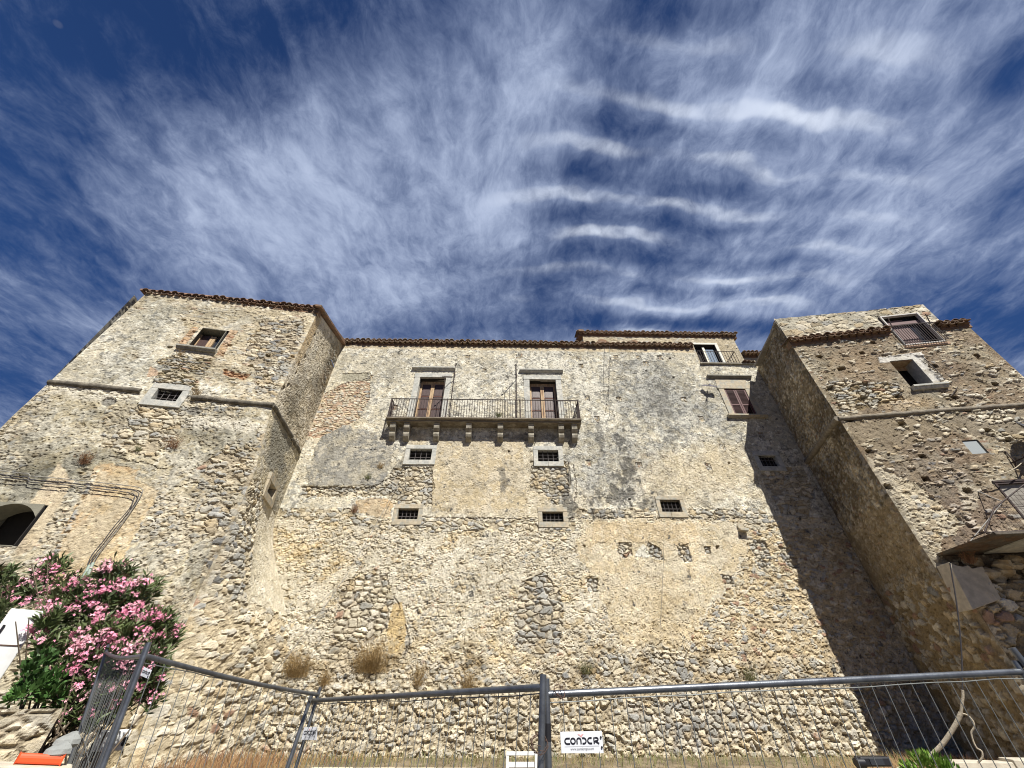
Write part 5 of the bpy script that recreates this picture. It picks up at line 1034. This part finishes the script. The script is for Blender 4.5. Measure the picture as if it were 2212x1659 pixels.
# ------------------------------------------------------------------ plants
def leaf(m, p, d, L, w, n=None):
    d = d.normalized(); s = d.cross(n or Vector((random.uniform(-1, 1), random.uniform(-1, 1), random.uniform(-1, 1)))).normalized() * w; mid = p + d * L * .5
    m.v += [tuple(p), tuple(mid + s), tuple(p + d * L), tuple(mid - s)]; k = len(m.v) - 4; m.f.append((k, k + 1, k + 2, k + 3)); m.sm.append(False)
def flower_head(m, c, r):
    for _ in range(random.randint(14, 24)):
        o = c + Vector((random.gauss(0, r * .5), random.gauss(0, r * .5), random.gauss(0, r * .38))); nrm = Vector((random.gauss(0, .7), random.uniform(-1.2, .2), random.uniform(-.3, 1))).normalized()
        a = nrm.orthogonal().normalized(); b = nrm.cross(a); s = random.uniform(.012, .020); t0 = random.uniform(0, 6)
        for q in range(5):
            t = t0 + q * 2 * math.pi / 5; d = a * math.cos(t) + b * math.sin(t); e = a * math.cos(t + .5) + b * math.sin(t + .5); g = a * math.cos(t - .5) + b * math.sin(t - .5)
            m.v += [tuple(o), tuple(o + e * s * .8 + nrm * .005), tuple(o + d * s * 1.25 + nrm * .003), tuple(o + g * s * .8 + nrm * .005)]; k = len(m.v) - 4; m.f.append((k, k + 1, k + 2, k + 3)); m.sm.append(False)
def oleander(blobs, base, label, nleaf=2600, nfl=26, depth=.8):
    e = empty('oleander', base, label, 'flowering shrub', 'pink oleanders on the bank at the left'); lf = MB(); fl = MB(); st = MB(); base = Vector(base)
    for (px, py, rp, l) in blobs:
        c = at_dist(px, py, l); r = (at_dist(px + rp, py, l) - c).length
        for i in range(max(2, int(r * 7))): 
            q = c + Vector((random.uniform(-r, r) * .5, random.uniform(-.4, .4), random.uniform(-r, r) * .4)); b = base + Vector((random.uniform(-.5, .5), random.uniform(-.3, .3), 0)); m_ = b.lerp(q, .5) + Vector((random.uniform(-.1, .1), 0, .15)); st.tube([b, m_, q], .014, 5, r2=.005)
        nt = int(300 * r * r / .25)
        for i in range(nt):                                          # shoots: whorls of narrow leaves
            v = Vector((random.gauss(0, 1), random.gauss(0, 1), random.gauss(0, 1))).normalized() * (random.random() ** .45); v.y *= depth
            p = c + v * r; ax = (v * .6 + Vector((random.uniform(-.3, .3), random.uniform(-.3, .1), 1.0))).normalized()
            for j in range(random.randint(9, 15)):
                t = random.uniform(0, 6.28); o = ax.orthogonal().normalized(); o2 = ax.cross(o); d = ax * random.uniform(.25, 1.0) + (o * math.cos(t) + o2 * math.sin(t)) * random.uniform(.4, .9)
                leaf(lf, p + ax * random.uniform(-.10, .07), d, random.uniform(.08, .15), random.uniform(.009, .015))
        for i in range(int(2.6 * nfl * r * r / .25)):
            t = random.uniform(0, 6.28); ph = random.uniform(-.5, 1.2); v = Vector((math.cos(t) * math.cos(ph), -abs(math.sin(t)) * .9 * math.cos(ph), math.sin(ph))); v.y *= depth
            flower_head(fl, c + v * r * random.uniform(.92, 1.08), random.uniform(.05, .10))
    lf.build('foliage', M['leaf'], e); fl.build('flowers', M['petal'], e); st.build('stems', M['stem'], e)
oleander([(110, 1235, 42, 8.6), (60, 1285, 40, 8.5), (150, 1290, 58, 8.4), (245, 1245, 42, 8.3), (215, 1310, 62, 8.2), (295, 1290, 46, 8.2), (110, 1345, 46, 8.1), (190, 1380, 62, 8.0), (280, 1365, 55, 8.0), (335, 1345, 30, 8.0), (340, 1395, 30, 7.9), (150, 1430, 50, 7.9), (240, 1440, 58, 7.8), (325, 1445, 42, 7.8), (180, 1490, 44, 7.8), (275, 1500, 42, 7.8), (330, 1500, 30, 7.8), (165, 1545, 26, 7.7), (195, 1560, 20, 7.7), (240, 1535, 30, 7.9), (370, 1385, 20, 8.0), (100, 1385, 26, 7.8), (130, 1460, 30, 7.8), (150, 1520, 26, 7.8), (220, 1490, 40, 7.8), (350, 1355, 26, 8.0), (385, 1365, 14, 8.0), (300, 1440, 40, 7.8), (100, 1350, 30, 7.9)],
         (-5.2, 6.0, 1.0), 'large pink oleander in full bloom behind the fence, below the left tower', nfl=24)
oleander([(-20, 1255, 48, 8.6), (8, 1300, 34, 8.4), (-30, 1330, 50, 8.5), (30, 1270, 24, 8.5)], (-6.6, 5.4, 1.0), 'smaller pink oleander cut by the left edge of the picture', nfl=16)
def leafy(blobs, name, label, mt, L=(.05, .09), w=(.014, .024), dens=900, cat='shrub', group=None, upw=.5):
    lf = MB(); allp = []
    for (px, py, rp, l) in blobs:
        c = at_dist(px, py, l); r = (at_dist(px + rp, py, l) - c).length; n = int(dens * r * r / .1)
        for i in range(n):
            v = Vector((random.gauss(0, 1), random.gauss(0, 1), random.gauss(0, 1))).normalized() * (random.random() ** .4); p = c + v * r
            leaf(lf, p, v + Vector((random.uniform(-.6, .6), random.uniform(-.8, .3), upw)), random.uniform(*L), random.uniform(*w))
    o = lf.build(name, mt); tag(o, label, cat, group); return o
leafy([(70, 1485, 34, 7.6), (105, 1475, 32, 7.7), (66, 1450, 26, 7.6), (112, 1500, 24, 7.6), (45, 1500, 20, 7.5), (90, 1430, 26, 7.7), (100, 1400, 18, 7.8), (130, 1510, 20, 7.7), (30, 1510, 16, 7.5)], 'green_shrub', 'bright green leafy shrub between white cabinet and large oleander', M['leaf_green'], dens=1100)
leafy([(1990, 1652, 22, 8.6), (2025, 1655, 26, 8.6), (2055, 1662, 18, 8.6), (1965, 1665, 16, 8.6)], 'lime_shrub', 'yellow green leafy plant at the foot of the fence, bottom right', M['lime'], L=(.05, .09), w=(.009, .014), dens=1500, cat='plant', upw=1.2)
def tuft(c, h, n, mt, label, name='dry_weed', spread=.5, out=(0, -1, 0), droop=.0, th=.0035, group='dry weeds growing out of the old walls', cat='weed'):
    m = MB(); c = Vector(c); out = Vector(out)
    for i in range(n):
        d = Vector((random.gauss(0, spread), random.gauss(0, spread * .6), 1)).normalized(); d = (d + out * random.uniform(.1, .5)).normalized(); L = h * random.uniform(.45, 1.0); p0 = c + Vector((random.gauss(0, .05 * h * 4), random.uniform(-.02, .04), random.gauss(0, .02)))
        p1 = p0 + d * L * .5; p2 = p1 + (d + Vector((random.gauss(0, .25), random.gauss(0, .2), -droop + random.gauss(0, .15)))).normalized() * L * .5
        s = Vector((1, 0, 0)) * th
        k = len(m.v); m.v += [tuple(p0 - s), tuple(p0 + s), tuple(p1 + s), tuple(p1 - s), tuple(p2)]; m.f += [(k, k + 1, k + 2, k + 3), (k + 3, k + 2, k + 4)]; m.sm += [False, False]
        if random.random() < .6:
            for q in range(5): leaf(m, p1.lerp(p2, random.random()), d + Vector((random.gauss(0, .6), random.gauss(0, .5), random.gauss(0, .4))), L * random.uniform(.12, .25), th * 1.2)
    o = m.build(name, mt); tag(o, label, cat, group); return o
def onF(F, x, y, b=.04): a, z = F.uv(x, y); return F.P(a, b, z)
for x, y, h, n, mt, lab in [(640, 1462, .75, 260, 'dry', 'straw coloured dry weed on the lower wall left of the tallest weed'), (800, 1452, .95, 340, 'dry', 'tallest dry straw weed growing from the wall below the pebble patch'), (1012, 1490, .55, 90, 'dry', 'sparse dry weed low on the wall above the middle fence panel'),
                            (766, 1108, .40, 70, 'dryred', 'reddish dry weed on the ledge left of the lower barred window'), (822, 1012, .30, 60, 'dry', 'small dry weed at the edge of the grey plaster under the balcony corner'), (795, 1035, .30, 60, 'weed', 'dull weed low on the grey plaster patch'),
                            (1078, 915, .28, 90, 'weed', 'green brown weed rooted in the edge of the balcony slab'), (905, 1480, .4, 60, 'dry', 'thin dry weed to the right of the tall straw weed'), (1620, 1470, .45, 60, 'weed', 'dark weed in the deep crack near the shadow'), (700, 1480, .4, 110, 'dry', 'low dry weeds between the two straw clumps'),
                            (1265, 1455, .4, 60, 'weed', 'dull weed on the loose band above the right fence panel'), (445, 1435, .45, 90, 'dryred', 'rusty dry weed on the rubble right of the oleander'), (905, 1465, .45, 50, 'dry', 'wispy dry weed above the middle fence rail')]:
    b = .58 if (x, y) == (1078, 915) else .05
    tuft(onF(FAC, x, y, b), h, n, M[mt], lab)
for x, y, h, n, mt, lab in [(180, 1002, .4, 110, 'dryred', 'rusty weed on the left tower above the cables'), (372, 968, .45, 80, 'dryred', 'reddish weed below the pebble patch of the left tower'), (425, 856, .35, 60, 'dry', 'dry weed beside the barred window of the left tower'), (388, 770, .3, 50, 'dry', 'dry weed hanging under the sill of the left tower window'), (298, 975, .25, 40, 'weed', 'small weed at the foot of the pebble patch, left tower')]:
    tuft(onF(LF, x, y), h, n, M[mt], lab)
tuft(RF.P(.6, .45, 4.62), .35, 120, M['dryred'], 'rusty dry weed on the concrete block at the right tower')
def scrub(spots, name, mt, n, h, th=.004):
    m = MB()
    for (x0, x1, y0, y1, z0, cnt) in spots:
        for i in range(cnt):
            p = Vector((random.uniform(x0, x1), random.uniform(y0, y1), z0)); L = h * random.uniform(.3, 1) ; d = Vector((random.gauss(0, .35), random.gauss(0, .3), 1)).normalized(); s = Vector((th, 0, 0)); p1 = p + d * L * .6; p2 = p1 + (d + Vector((random.gauss(0, .5), random.gauss(0, .4), -.1))).normalized() * L * .4
            k = len(m.v); m.v += [tuple(p - s), tuple(p + s), tuple(p1 + s), tuple(p1 - s), tuple(p2)]; m.f += [(k, k + 1, k + 2, k + 3), (k + 3, k + 2, k + 4)]; m.sm += [False, False]
    return tag(m.build(name, mt), kind='stuff')
scrub([(-9, -4.5, 13.6, 14.7, .30, 900), (-4.5, -2.8, 14.2, 14.8, .30, 250), (-2.5, 7, 14.5, 14.9, .30, 200), (8, 13, 11.8, 14, .36, 900), (-7, -4.5, 9.0, 12.5, .5, 2000)], 'dry_grass', M['dry'], 0, .38)
scrub([(-8, -3.8, 13.7, 14.75, .30, 750), (9, 12.2, 11.8, 13.5, .36, 900), (-6.5, -4.5, 9, 12, .6, 1200)], 'rusty_dry_grass', M['dryred'], 0, .45)
scrub([(-9, 12, 13.2, 14.7, .38, 1600)], 'green_grass', M['weed'], 0, .36, .006)

# ------------------------------------------------------------------ things along the foot of the wall
k = MB()
for i in range(9): x = -4.6 + i * 1.0; k.box(x, x + .99, 12.9, 13.15, .2, .44 - i * .006, .008)
tag(k.build('kerb_stones', M['kerb'], bevel=.015), kind='structure')
k = MB(); p0 = at_dist(2052, 1645, 11.8); p1 = at_dist(2215, 1640, 12.5)
d = (p1 - p0).normalized(); nrm = Vector((d.y, -d.x, 0))
for i in range(5): a = p0 + d * (i * 1.0); b = a + d * .98; c = [a, b, b - nrm * .3, a - nrm * .3]; k.hexa([Vector((q.x, q.y, .1)) for q in c] + [Vector((q.x, q.y, a.z)) for q in c], .006)
tag(k.build('low_kerb_wall', M['kerb'], bevel=.015), 'low pale stone kerb wall at the foot of the right tower', 'low wall')
# white metal frame
e = empty('metal_stand', at_dist(1125, 1655, 12.2), 'white metal frame like a chair back, standing behind the middle fence panel', 'metal frame')
zb = .45; l = 12.2
A, B = at_dist(1096, 1628, l), at_dist(1158, 1628, l); k = MB()
for p in (A, B): k = MB(); k.box(p.x - .035, p.x + .035, p.y - .03, p.y + .03, zb - .1, p.z + .02); k.build('upright', M['white'], e, bevel=.008)
k = MB(); k.box(A.x - .02, B.x + .02, A.y - .034, A.y + .022, A.z - .03, A.z + .035); z2 = at_dist(1127, 1650, l).z; k.box(A.x + .035, B.x - .035, A.y - .02, A.y + .02, z2 - .06, z2 + .03); k.build('crossbar', M['white'], e, bevel=.008)
# white cabinet on the bank
def slab_box(pxs, l, depth, mt, label, name, cat, bev=.01, extra=None):
    c = [at_dist(x, y, l) for x, y in pxs]                           # TL TR BR BL, vertical board
    zt = (c[0].z + c[1].z) / 2; zb = (c[2].z + c[3].z) / 2; a = Vector(((c[0].x + c[3].x) / 2, (c[0].y + c[3].y) / 2, 0)); b = Vector(((c[1].x + c[2].x) / 2, (c[1].y + c[2].y) / 2, 0))
    d = (b - a).normalized(); n = Vector((-d.y, d.x, 0)) * depth
    e = empty(name, (a + b) / 2 + Vector((0, 0, zb)), label, cat); k = MB(); k.hexa([Vector((q.x, q.y, zb)) for q in (a, b, b + n, a + n)] + [Vector((q.x, q.y, zt)) for q in (a, b, b + n, a + n)]); k.build('body', mt, e, bevel=bev)
    return e, a, b, d, n, zb, zt
e, a, b, d, n, zb, zt = slab_box([(19, 1313), (92, 1320), (-6, 1490), (-95, 1490)], 8.0, .6, M['white'], 'tall white metal cabinet on the stone bank at the left edge', 'white_cabinet', 'cabinet')
k = MB(); zm = at_dist(30, 1396, 8.0).z; f = -n.normalized() * .006
k.hexa([a + d * .02 + Vector((0, 0, zm)), b - d * .02 + Vector((0, 0, zm)), b - d * .02 + f + Vector((0, 0, zm)), a + d * .02 + f + Vector((0, 0, zm)), a + d * .02 + Vector((0, 0, zm + .012)), b - d * .02 + Vector((0, 0, zm + .012)), b - d * .02 + f + Vector((0, 0, zm + .012)), a + d * .02 + f + Vector((0, 0, zm + .012))]); k.build('door_seam', M['tiewire'], e)
k = MB(); p = at_dist(10, 1350, 8.0) + f * 2; k.tube([p, p + Vector((0, 0, -.14))], .012, 6); k.build('handle', M['black'], e)
# grey meter box
e, a, b, d, n, zb, zt = slab_box([(204, 1590), (284, 1569), (268, 1624), (203, 1622)], 9.2, .35, M['white'], 'weathered white plastic meter box behind the left fence, leaning among the weeds', 'meter_box', 'utility box')
k = MB(); q = -n.normalized() * .012
for i in range(7): s = a + (b - a) * (.62 + i * .05); k.tube([s + q * .2 + Vector((0, 0, zb + .05)), s + q * .2 + Vector((0, 0, zt - .05))], .006, 4)
k.build('door_ribs', M['white'], e)
k = MB()
for h in (.35, .55): s = a + (b - a) * .93 + Vector((0, 0, zb + (zt - zb) * h)); k.tube([s, s + q], .028, 10)
k.build('knob', M['black'], e)
k = MB(); k.hexa([Vector((v.x, v.y, .4)) for v in (a - d * .05, b - d * .15, b - d * .15 + n, a - d * .05 + n)] + [Vector((v.x, v.y, zb - .004)) for v in (a - d * .05, b - d * .15, b - d * .15 + n, a - d * .05 + n)]); k.build('plinth', M['concrete'], e)
# stone bank wall at the left, built as its own rubble face
def bank():
    e = empty('bank_wall', (-6.2, 5.4, 0), 'low rubble retaining wall of big buff stones under the white cabinet, bottom left', 'wall')
    p = at_dist(136, 1530, 6.9); q = at_dist(-120, 1521, 6.9)
    F = Face((q.x, q.y), (p.x, p.y)); zt = p.z
    def pa(P): one = np.ones(P.u.shape); P.plaster(one, (.34, .29, .21), (.28, .25, .19), (.44, .39, .30), .4, .02); P.stones(one, .19, .125, 'pale', .0, .03, (.36, .31, .23), .14, 2, crumble=.6, soft=.25, warp=.15)
    make_wall('wall', F, -.3, zt, pa, e, (), res=.018)
    k = MB(); k.fbox(F, -.1, F.W + .02, -1.6, -.06, zt - .4, zt - .03); k.build('bank_top', M['earth'], e)
    return F
BF = bank()
k = MB(); A, B = at_dist(36, 1638, 6.5), at_dist(136, 1642, 6.5); zz = A.z; dd = (B - A).normalized(); nn = Vector((-dd.y, dd.x, 0)) * .12
pts = [A + Vector((0, 0, .02)), B]; vs = []
for p in (A, B):
    for (o, h) in ((0, -.035), (.0, .02), (.015, .032), (.08, .032), (.10, .02), (.10, -.035)): vs.append(p + nn.normalized() * o + Vector((0, 0, h)))
k.add(vs, [tuple(range(6)), tuple(range(6, 12))[::-1]] + [(i, (i + 1) % 6, 6 + (i + 1) % 6, 6 + i) for i in range(6)])
tag(k.build('road_barrier', M['orange'], bevel=.015), 'bright orange red plastic road barrier lying on the kerb, bottom left', 'barrier')
k = MB(); k.hexa([A + nn * -1 + Vector((0, 0, -.9)) - dd * 2, B - nn + Vector((0, 0, -.9)) + dd * .1, B + nn * 2 + Vector((0, 0, -.9)) + dd * .1, A + nn * 2 - dd * 2 + Vector((0, 0, -.9)), A - nn - dd * 2 + Vector((0, 0, -.04)), B - nn + dd * .1 + Vector((0, 0, -.04)), B + nn * 2 + dd * .1 + Vector((0, 0, -.04)), A + nn * 2 - dd * 2 + Vector((0, 0, -.04))])
tag(k.build('kerb_ledge', M['kerb'], bevel=.02), 'pale concrete ledge along the foot of the bank wall at bottom left', 'ledge')
def rock(px, py, l, r, label, sq=.7):
    c = at_dist(px, py, l); m = MB(); vs = []; nr, ns = 7, 10; sd = random.random() * 50
    for j in range(nr + 1):
        th = math.pi * j / nr
        for q in range(ns):
            ph = 2 * math.pi * q / ns; v = Vector((math.sin(th) * math.cos(ph), math.sin(th) * math.sin(ph), math.cos(th) * sq)); f_ = 1 + .22 * math.sin(v.x * 3 + sd) * math.cos(v.y * 4 + sd * 2) + .1 * math.sin(v.z * 6 + sd); vs.append(c + v * r * f_)
    m.add(vs, [(j * ns + q, j * ns + (q + 1) % ns, (j + 1) * ns + (q + 1) % ns, (j + 1) * ns + q) for j in range(nr) for q in range(ns)], False)
    tag(m.build('rock', M['rock']), label, 'rock', 'grey rocks by the fence foot')
rock(148, 1601, 6.7, .10, 'upper grey rock against the end of the bank wall'); rock(128, 1622, 6.6, .10, 'lower grey rock beside the orange barrier')
# floodlight
c = at_dist(1872, 1647, 9.6); e = empty('floodlight', (c.x, c.y, .3), 'black ground floodlight lying by the weeds behind the right fence panel', 'floodlight')
k = MB(); k.box(c.x - .12, c.x + .32, c.y - .08, c.y + .08, c.z - .04, c.z + .07); k.build('lamp_housing', M['black'], e, bevel=.02)
k = MB(); k.box(c.x + .0, c.x + .2, c.y - .09, c.y - .08, c.z - .02, c.z + .05); k.build('lamp_glass', M['glass'], e)
k = MB(); k.tube([(c.x - .14, c.y, .3), (c.x - .14, c.y, c.z + .02)], .03, 8); k.tube([(c.x - .20, c.y - .05, c.z), (c.x - .08, c.y - .05, c.z)], .06, 10); k.build('stake', M['black'], e)
# rope and cable
def line(pts, r, mt, name, label, cat='cable', group=None, seg=6, smooth=3):
    P = [Vector(p) for p in pts]; out = []
    for i in range(len(P) - 1):
        p0, p1, p2, p3 = P[max(i - 1, 0)], P[i], P[i + 1], P[min(i + 2, len(P) - 1)]
        for j in range(smooth):
            t = j / smooth; out.append(.5 * ((2 * p1) + (-p0 + p2) * t + (2 * p0 - 5 * p1 + 4 * p2 - p3) * t * t + (-p0 + 3 * p1 - 3 * p2 + p3) * t ** 3))
    out.append(P[-1]); k = MB(); k.tube(out, r, seg); return tag(k.build(name, mt), label, cat, group)
D = lambda L, l: [at_dist(x, y, l) for x, y in L]
line(D([(2052, 1216), (2056, 1240), (2066, 1300), (2074, 1370), (2078, 1430), (2079, 1490)], 10.4), .010, M['cable'], 'hanging_cable', 'dark cable hanging from the concrete block of the right tower')
line(D([(2079, 1490), (2080, 1505), (2078, 1522), (2076, 1540)], 10.3), .018, M['rope'], 'rope_knot', 'knotted top of the pale rope below the hanging cable', 'rope')
line(D([(2076, 1540), (2066, 1562), (2050, 1588), (2032, 1612), (2008, 1634), (1975, 1652), (1940, 1662)], 10.3), .030, M['rope'], 'rope', 'thick pale rope curving down to the yellow green plant', 'rope')
line(D([(2076, 1541), (2090, 1545), (2102, 1558), (2104, 1572), (2098, 1582), (2102, 1600), (2110, 1616), (2120, 1622), (2122, 1636), (2112, 1648)], 10.35), .012, M['rope'], 'loose_rope', 'thin loose rope end twisting right of the thick rope', 'rope')
W_ = lambda F, L, b=.05: [onF(F, x, y, b) for x, y in L]
for i, dy in enumerate((0, 8, 14)):
    line(W_(LF, [(-30, 1014 + dy), (40, 1023 + dy), (65, 1025 + dy), (70, 1030 + dy), (120, 1034 + dy), (190, 1041 + dy), (290 - i * 6, 1052 + dy), (308 - i * 7, 1058 + dy), (310 - i * 8, 1064 + dy), (297 - i * 7, 1088 + dy), (262 - i * 5, 1138), (235 - i * 4, 1172), (214 - i * 5, 1200), (202 - i * 4, 1222)], .05 + .02 * i), .012, M['cable_grey' if i == 0 else 'cable'], 'wall_cable', ('upper grey cable', 'middle dark cable', 'lower dark cable')[i] + ' of the bundle turning down across the left tower', group='cables across the left tower')
line(W_(LF, [(199, 1222), (178, 1260)], .07), .05, M['conduit'], 'conduit_pipe', 'pale green plastic conduit pipe swallowing the cables above the oleander', 'pipe')
line(W_(LF, [(208, 1218), (196, 1245)], .12), .035, M['conduit'], 'conduit_pipe', 'shorter pale conduit pipe beside the thick one above the oleander', 'pipe')
line(W_(FAC, [(1316, 735), (1316, 790), (1315, 860), (1316, 900), (1300, 912), (1270, 913), (1255, 905)], .05), .008, M['cable_grey'], 'slack_cable', 'thin slack cable from the eave down to the balcony end')
line(W_(FAC, [(1306, 748), (1304, 800), (1305, 860)], .04), .007, M['cable'], 'thin_cable', 'thin dark cable dropping straight from the eave right of the balcony')
line(W_(FAC, [(1246, 955), (1232, 975), (1215, 988), (1203, 991)], .10), .007, M['cable_grey'], 'short_cable', 'short pale cable looping from the last corbel into the barred window')
line([onF(FAC, 862, 1040, .05), onF(FAC, 838, 1100, .3), onF(FAC, 760, 1260, .8), onF(FAC, 660, 1420, 1.2), onF(FAC, 625, 1475, 1.3)], .009, M['cable_grey'], 'guy_wire', 'long thin wire running diagonally down the wall from the pebble patch to the fence')
line([onF(FAC, 790, 1210, .1), onF(FAC, 700, 1310, .5), onF(FAC, 600, 1390, .9), onF(FAC, 530, 1440, 1.2)], .006, M['cable_grey'], 'thin_wire', 'fainter thin wire fanning left from the diagonal wire')
line(W_(FAC, [(1434, 1120), (1433, 1200), (1426, 1350)], .04), .005, M['cable_grey'], 'drop_wire', 'very thin wire dropping below the single barred window on the right')
line(W_(RF, [(2109, 1038), (2125, 1036), (2160, 1028), (2190, 1010), (2212, 978), (2235, 940)], .25), .014, M['rope'], 'pale_cable', 'pale cable curving up to the satellite dish on the right tower')
line(W_(RF, [(1985, 765), (2020, 800), (2040, 822), (2055, 828)], .04), .012, M['cable'], 'wall_crack_cable', 'dark cable snaking between the windows of the right tower')
line(W_(RF, [(2066, 838), (2052, 858)], .06), .014, M['iron'], 'iron_rod', 'short rusty iron rod on the right tower', 'rod')
line(W_(FAC, [(1600, 945), (1612, 975), (1622, 1000)], .03), .006, M['cable'], 'wall_wire', 'thin wire beside the shadow edge above the shaded barred window')
# satellite dish
c = onF(RF, 2204, 948, .45); e = empty('satellite_dish', c, 'dark round satellite dish seen from below at the right edge of the right tower', 'satellite dish')
k = MB(); ax = Vector((.25, -.85, .45)).normalized(); o = ax.orthogonal().normalized(); o2 = ax.cross(o); R_ = .42; vs = [tuple(c)]; fs = []
for j in range(1, 6):
    r = R_ * j / 5
    for q in range(24): t = 2 * math.pi * q / 24; vs.append(tuple(c + (o * math.cos(t) + o2 * math.sin(t)) * r + ax * (.11 * (j / 5) ** 2)))
for q in range(24): fs.append((0, 1 + q, 1 + (q + 1) % 24))
for j in range(4):
    for q in range(24): fs.append((1 + j * 24 + q, 1 + (j + 1) * 24 + q, 1 + (j + 1) * 24 + (q + 1) % 24, 1 + j * 24 + (q + 1) % 24))
k.add(vs, fs, True); di = k.build('reflector', M['dish'], e); s_ = di.modifiers.new('thickness', 'SOLIDIFY'); s_.thickness = .012
k = MB(); k.tube([c + o2 * -.38 + ax * .1, c + ax * .5 + o2 * -.15], .014, 6); k.tube([c + ax * .48 + o2 * -.15, c + ax * .56 + o2 * -.13], .035, 8); k.build('feed_arm', M['cable_grey'], e)
k = MB(); p = onF(RF, 2185, 1000, .0); k.tube([p, p + Vector((0, -.35, 0)), c - ax * .03], .022, 6); k.tube([onF(RF, 2170, 975, .02), p + Vector((0, -.1, 0)), onF(RF, 2195, 1010, .02)], .02, 6); k.build('bracket', M['iron'], e)
k = MB(); p = onF(RF, 2112, 1062, .02); k.tube([p, onF(RF, 2124, 1085, .35), onF(RF, 2131, 1100, .6)], .016, 6); k.tube([onF(RF, 2131, 1100, .6), onF(RF, 2060, 1190, .5)], .014, 6); tag(k.build('iron_bracket', M['cable_grey']), 'bent metal bracket with a long stay above the rusty canopy of the right tower', 'bracket')
# broken stone spout on the wall
k = MB(); F = FAC; a, z = F.uv(1603, 1148)
k.prism(F, [(a - .17, z - .02), (a + .15, z - .04), (a + .19, z + .05), (a + .05, z + .09), (a - .15, z + .08)], -.05, .22); k.prism(F, [(a - .14, z + .085), (a + .12, z + .095), (a + .06, z + .30), (a - .06, z + .33), (a - .16, z + .2)], -.05, .09)
tag(k.build('stone_bracket', M['frame_buff'], bevel=.02), 'broken stone bracket sticking out of the rendered wall near the shadow', 'stone bracket')
# the pigeon
def pigeon():
    q_ = Face((-8.91, 14.7), (13.27, 14.7)); c = q_.P(q_.uv(1533, 831)[0], 0, q_.uv(1533, 831)[1]); m = MB(); B = [(-.16, .012, 0), (-.12, .03, .0), (-.05, .052, 0), (.03, .055, .005), (.09, .038, .012), (.12, .028, .02), (.15, .03, .025), (.175, .018, .024), (.195, .005, .02)]
    d = Vector((.35, .5, .8)).normalized(); s = Vector((1, -.1, -.15)).normalized(); s = (s - d * s.dot(d)).normalized(); u = d.cross(s); vs = []; n = 8
    for x, r, h in B:
        for q in range(n): t = 2 * math.pi * q / n; vs.append(c + d * x + s * math.cos(t) * r + u * (math.sin(t) * r + h))
    fs = [(j * n + q, j * n + (q + 1) % n, (j + 1) * n + (q + 1) % n, (j + 1) * n + q) for j in range(len(B) - 1) for q in range(n)]; m.add(vs, fs + [tuple(range(n)), tuple(range(len(vs) - n, len(vs)))], True)
    def wing(sg):
        pts = [(.08, .04), (.10, .14), (.13, .24), (.08, .33), (-.02, .36), (-.04, .30), (-.05, .22), (-.07, .14), (-.07, .04)]; top = [c + d * x + s * sg * y + u * (.03 + .18 * y) for x, y in pts]; bot = [p - u * .012 for p in top]; k = len(pts)
        m.add(top + bot, [tuple(range(k)), tuple(range(2 * k - 1, k - 1, -1))] + [(i, (i + 1) % k, k + (i + 1) % k, k + i) for i in range(k)])
    wing(1); wing(-1)
    tail = [(-.13, -.02), (-.13, .02), (-.26, .06), (-.27, 0), (-.26, -.06)]; top = [c + d * x + s * y for x, y in tail]; bot = [p - u * .008 for p in top]; m.add(top + bot, [tuple(range(5)), tuple(range(9, 4, -1))] + [(i, (i + 1) % 5, 5 + (i + 1) % 5, 5 + i) for i in range(5)])
    tag(m.build('pigeon', M['feather']), 'slate grey pigeon flying close to the wall left of the shuttered window', 'bird')
pigeon()
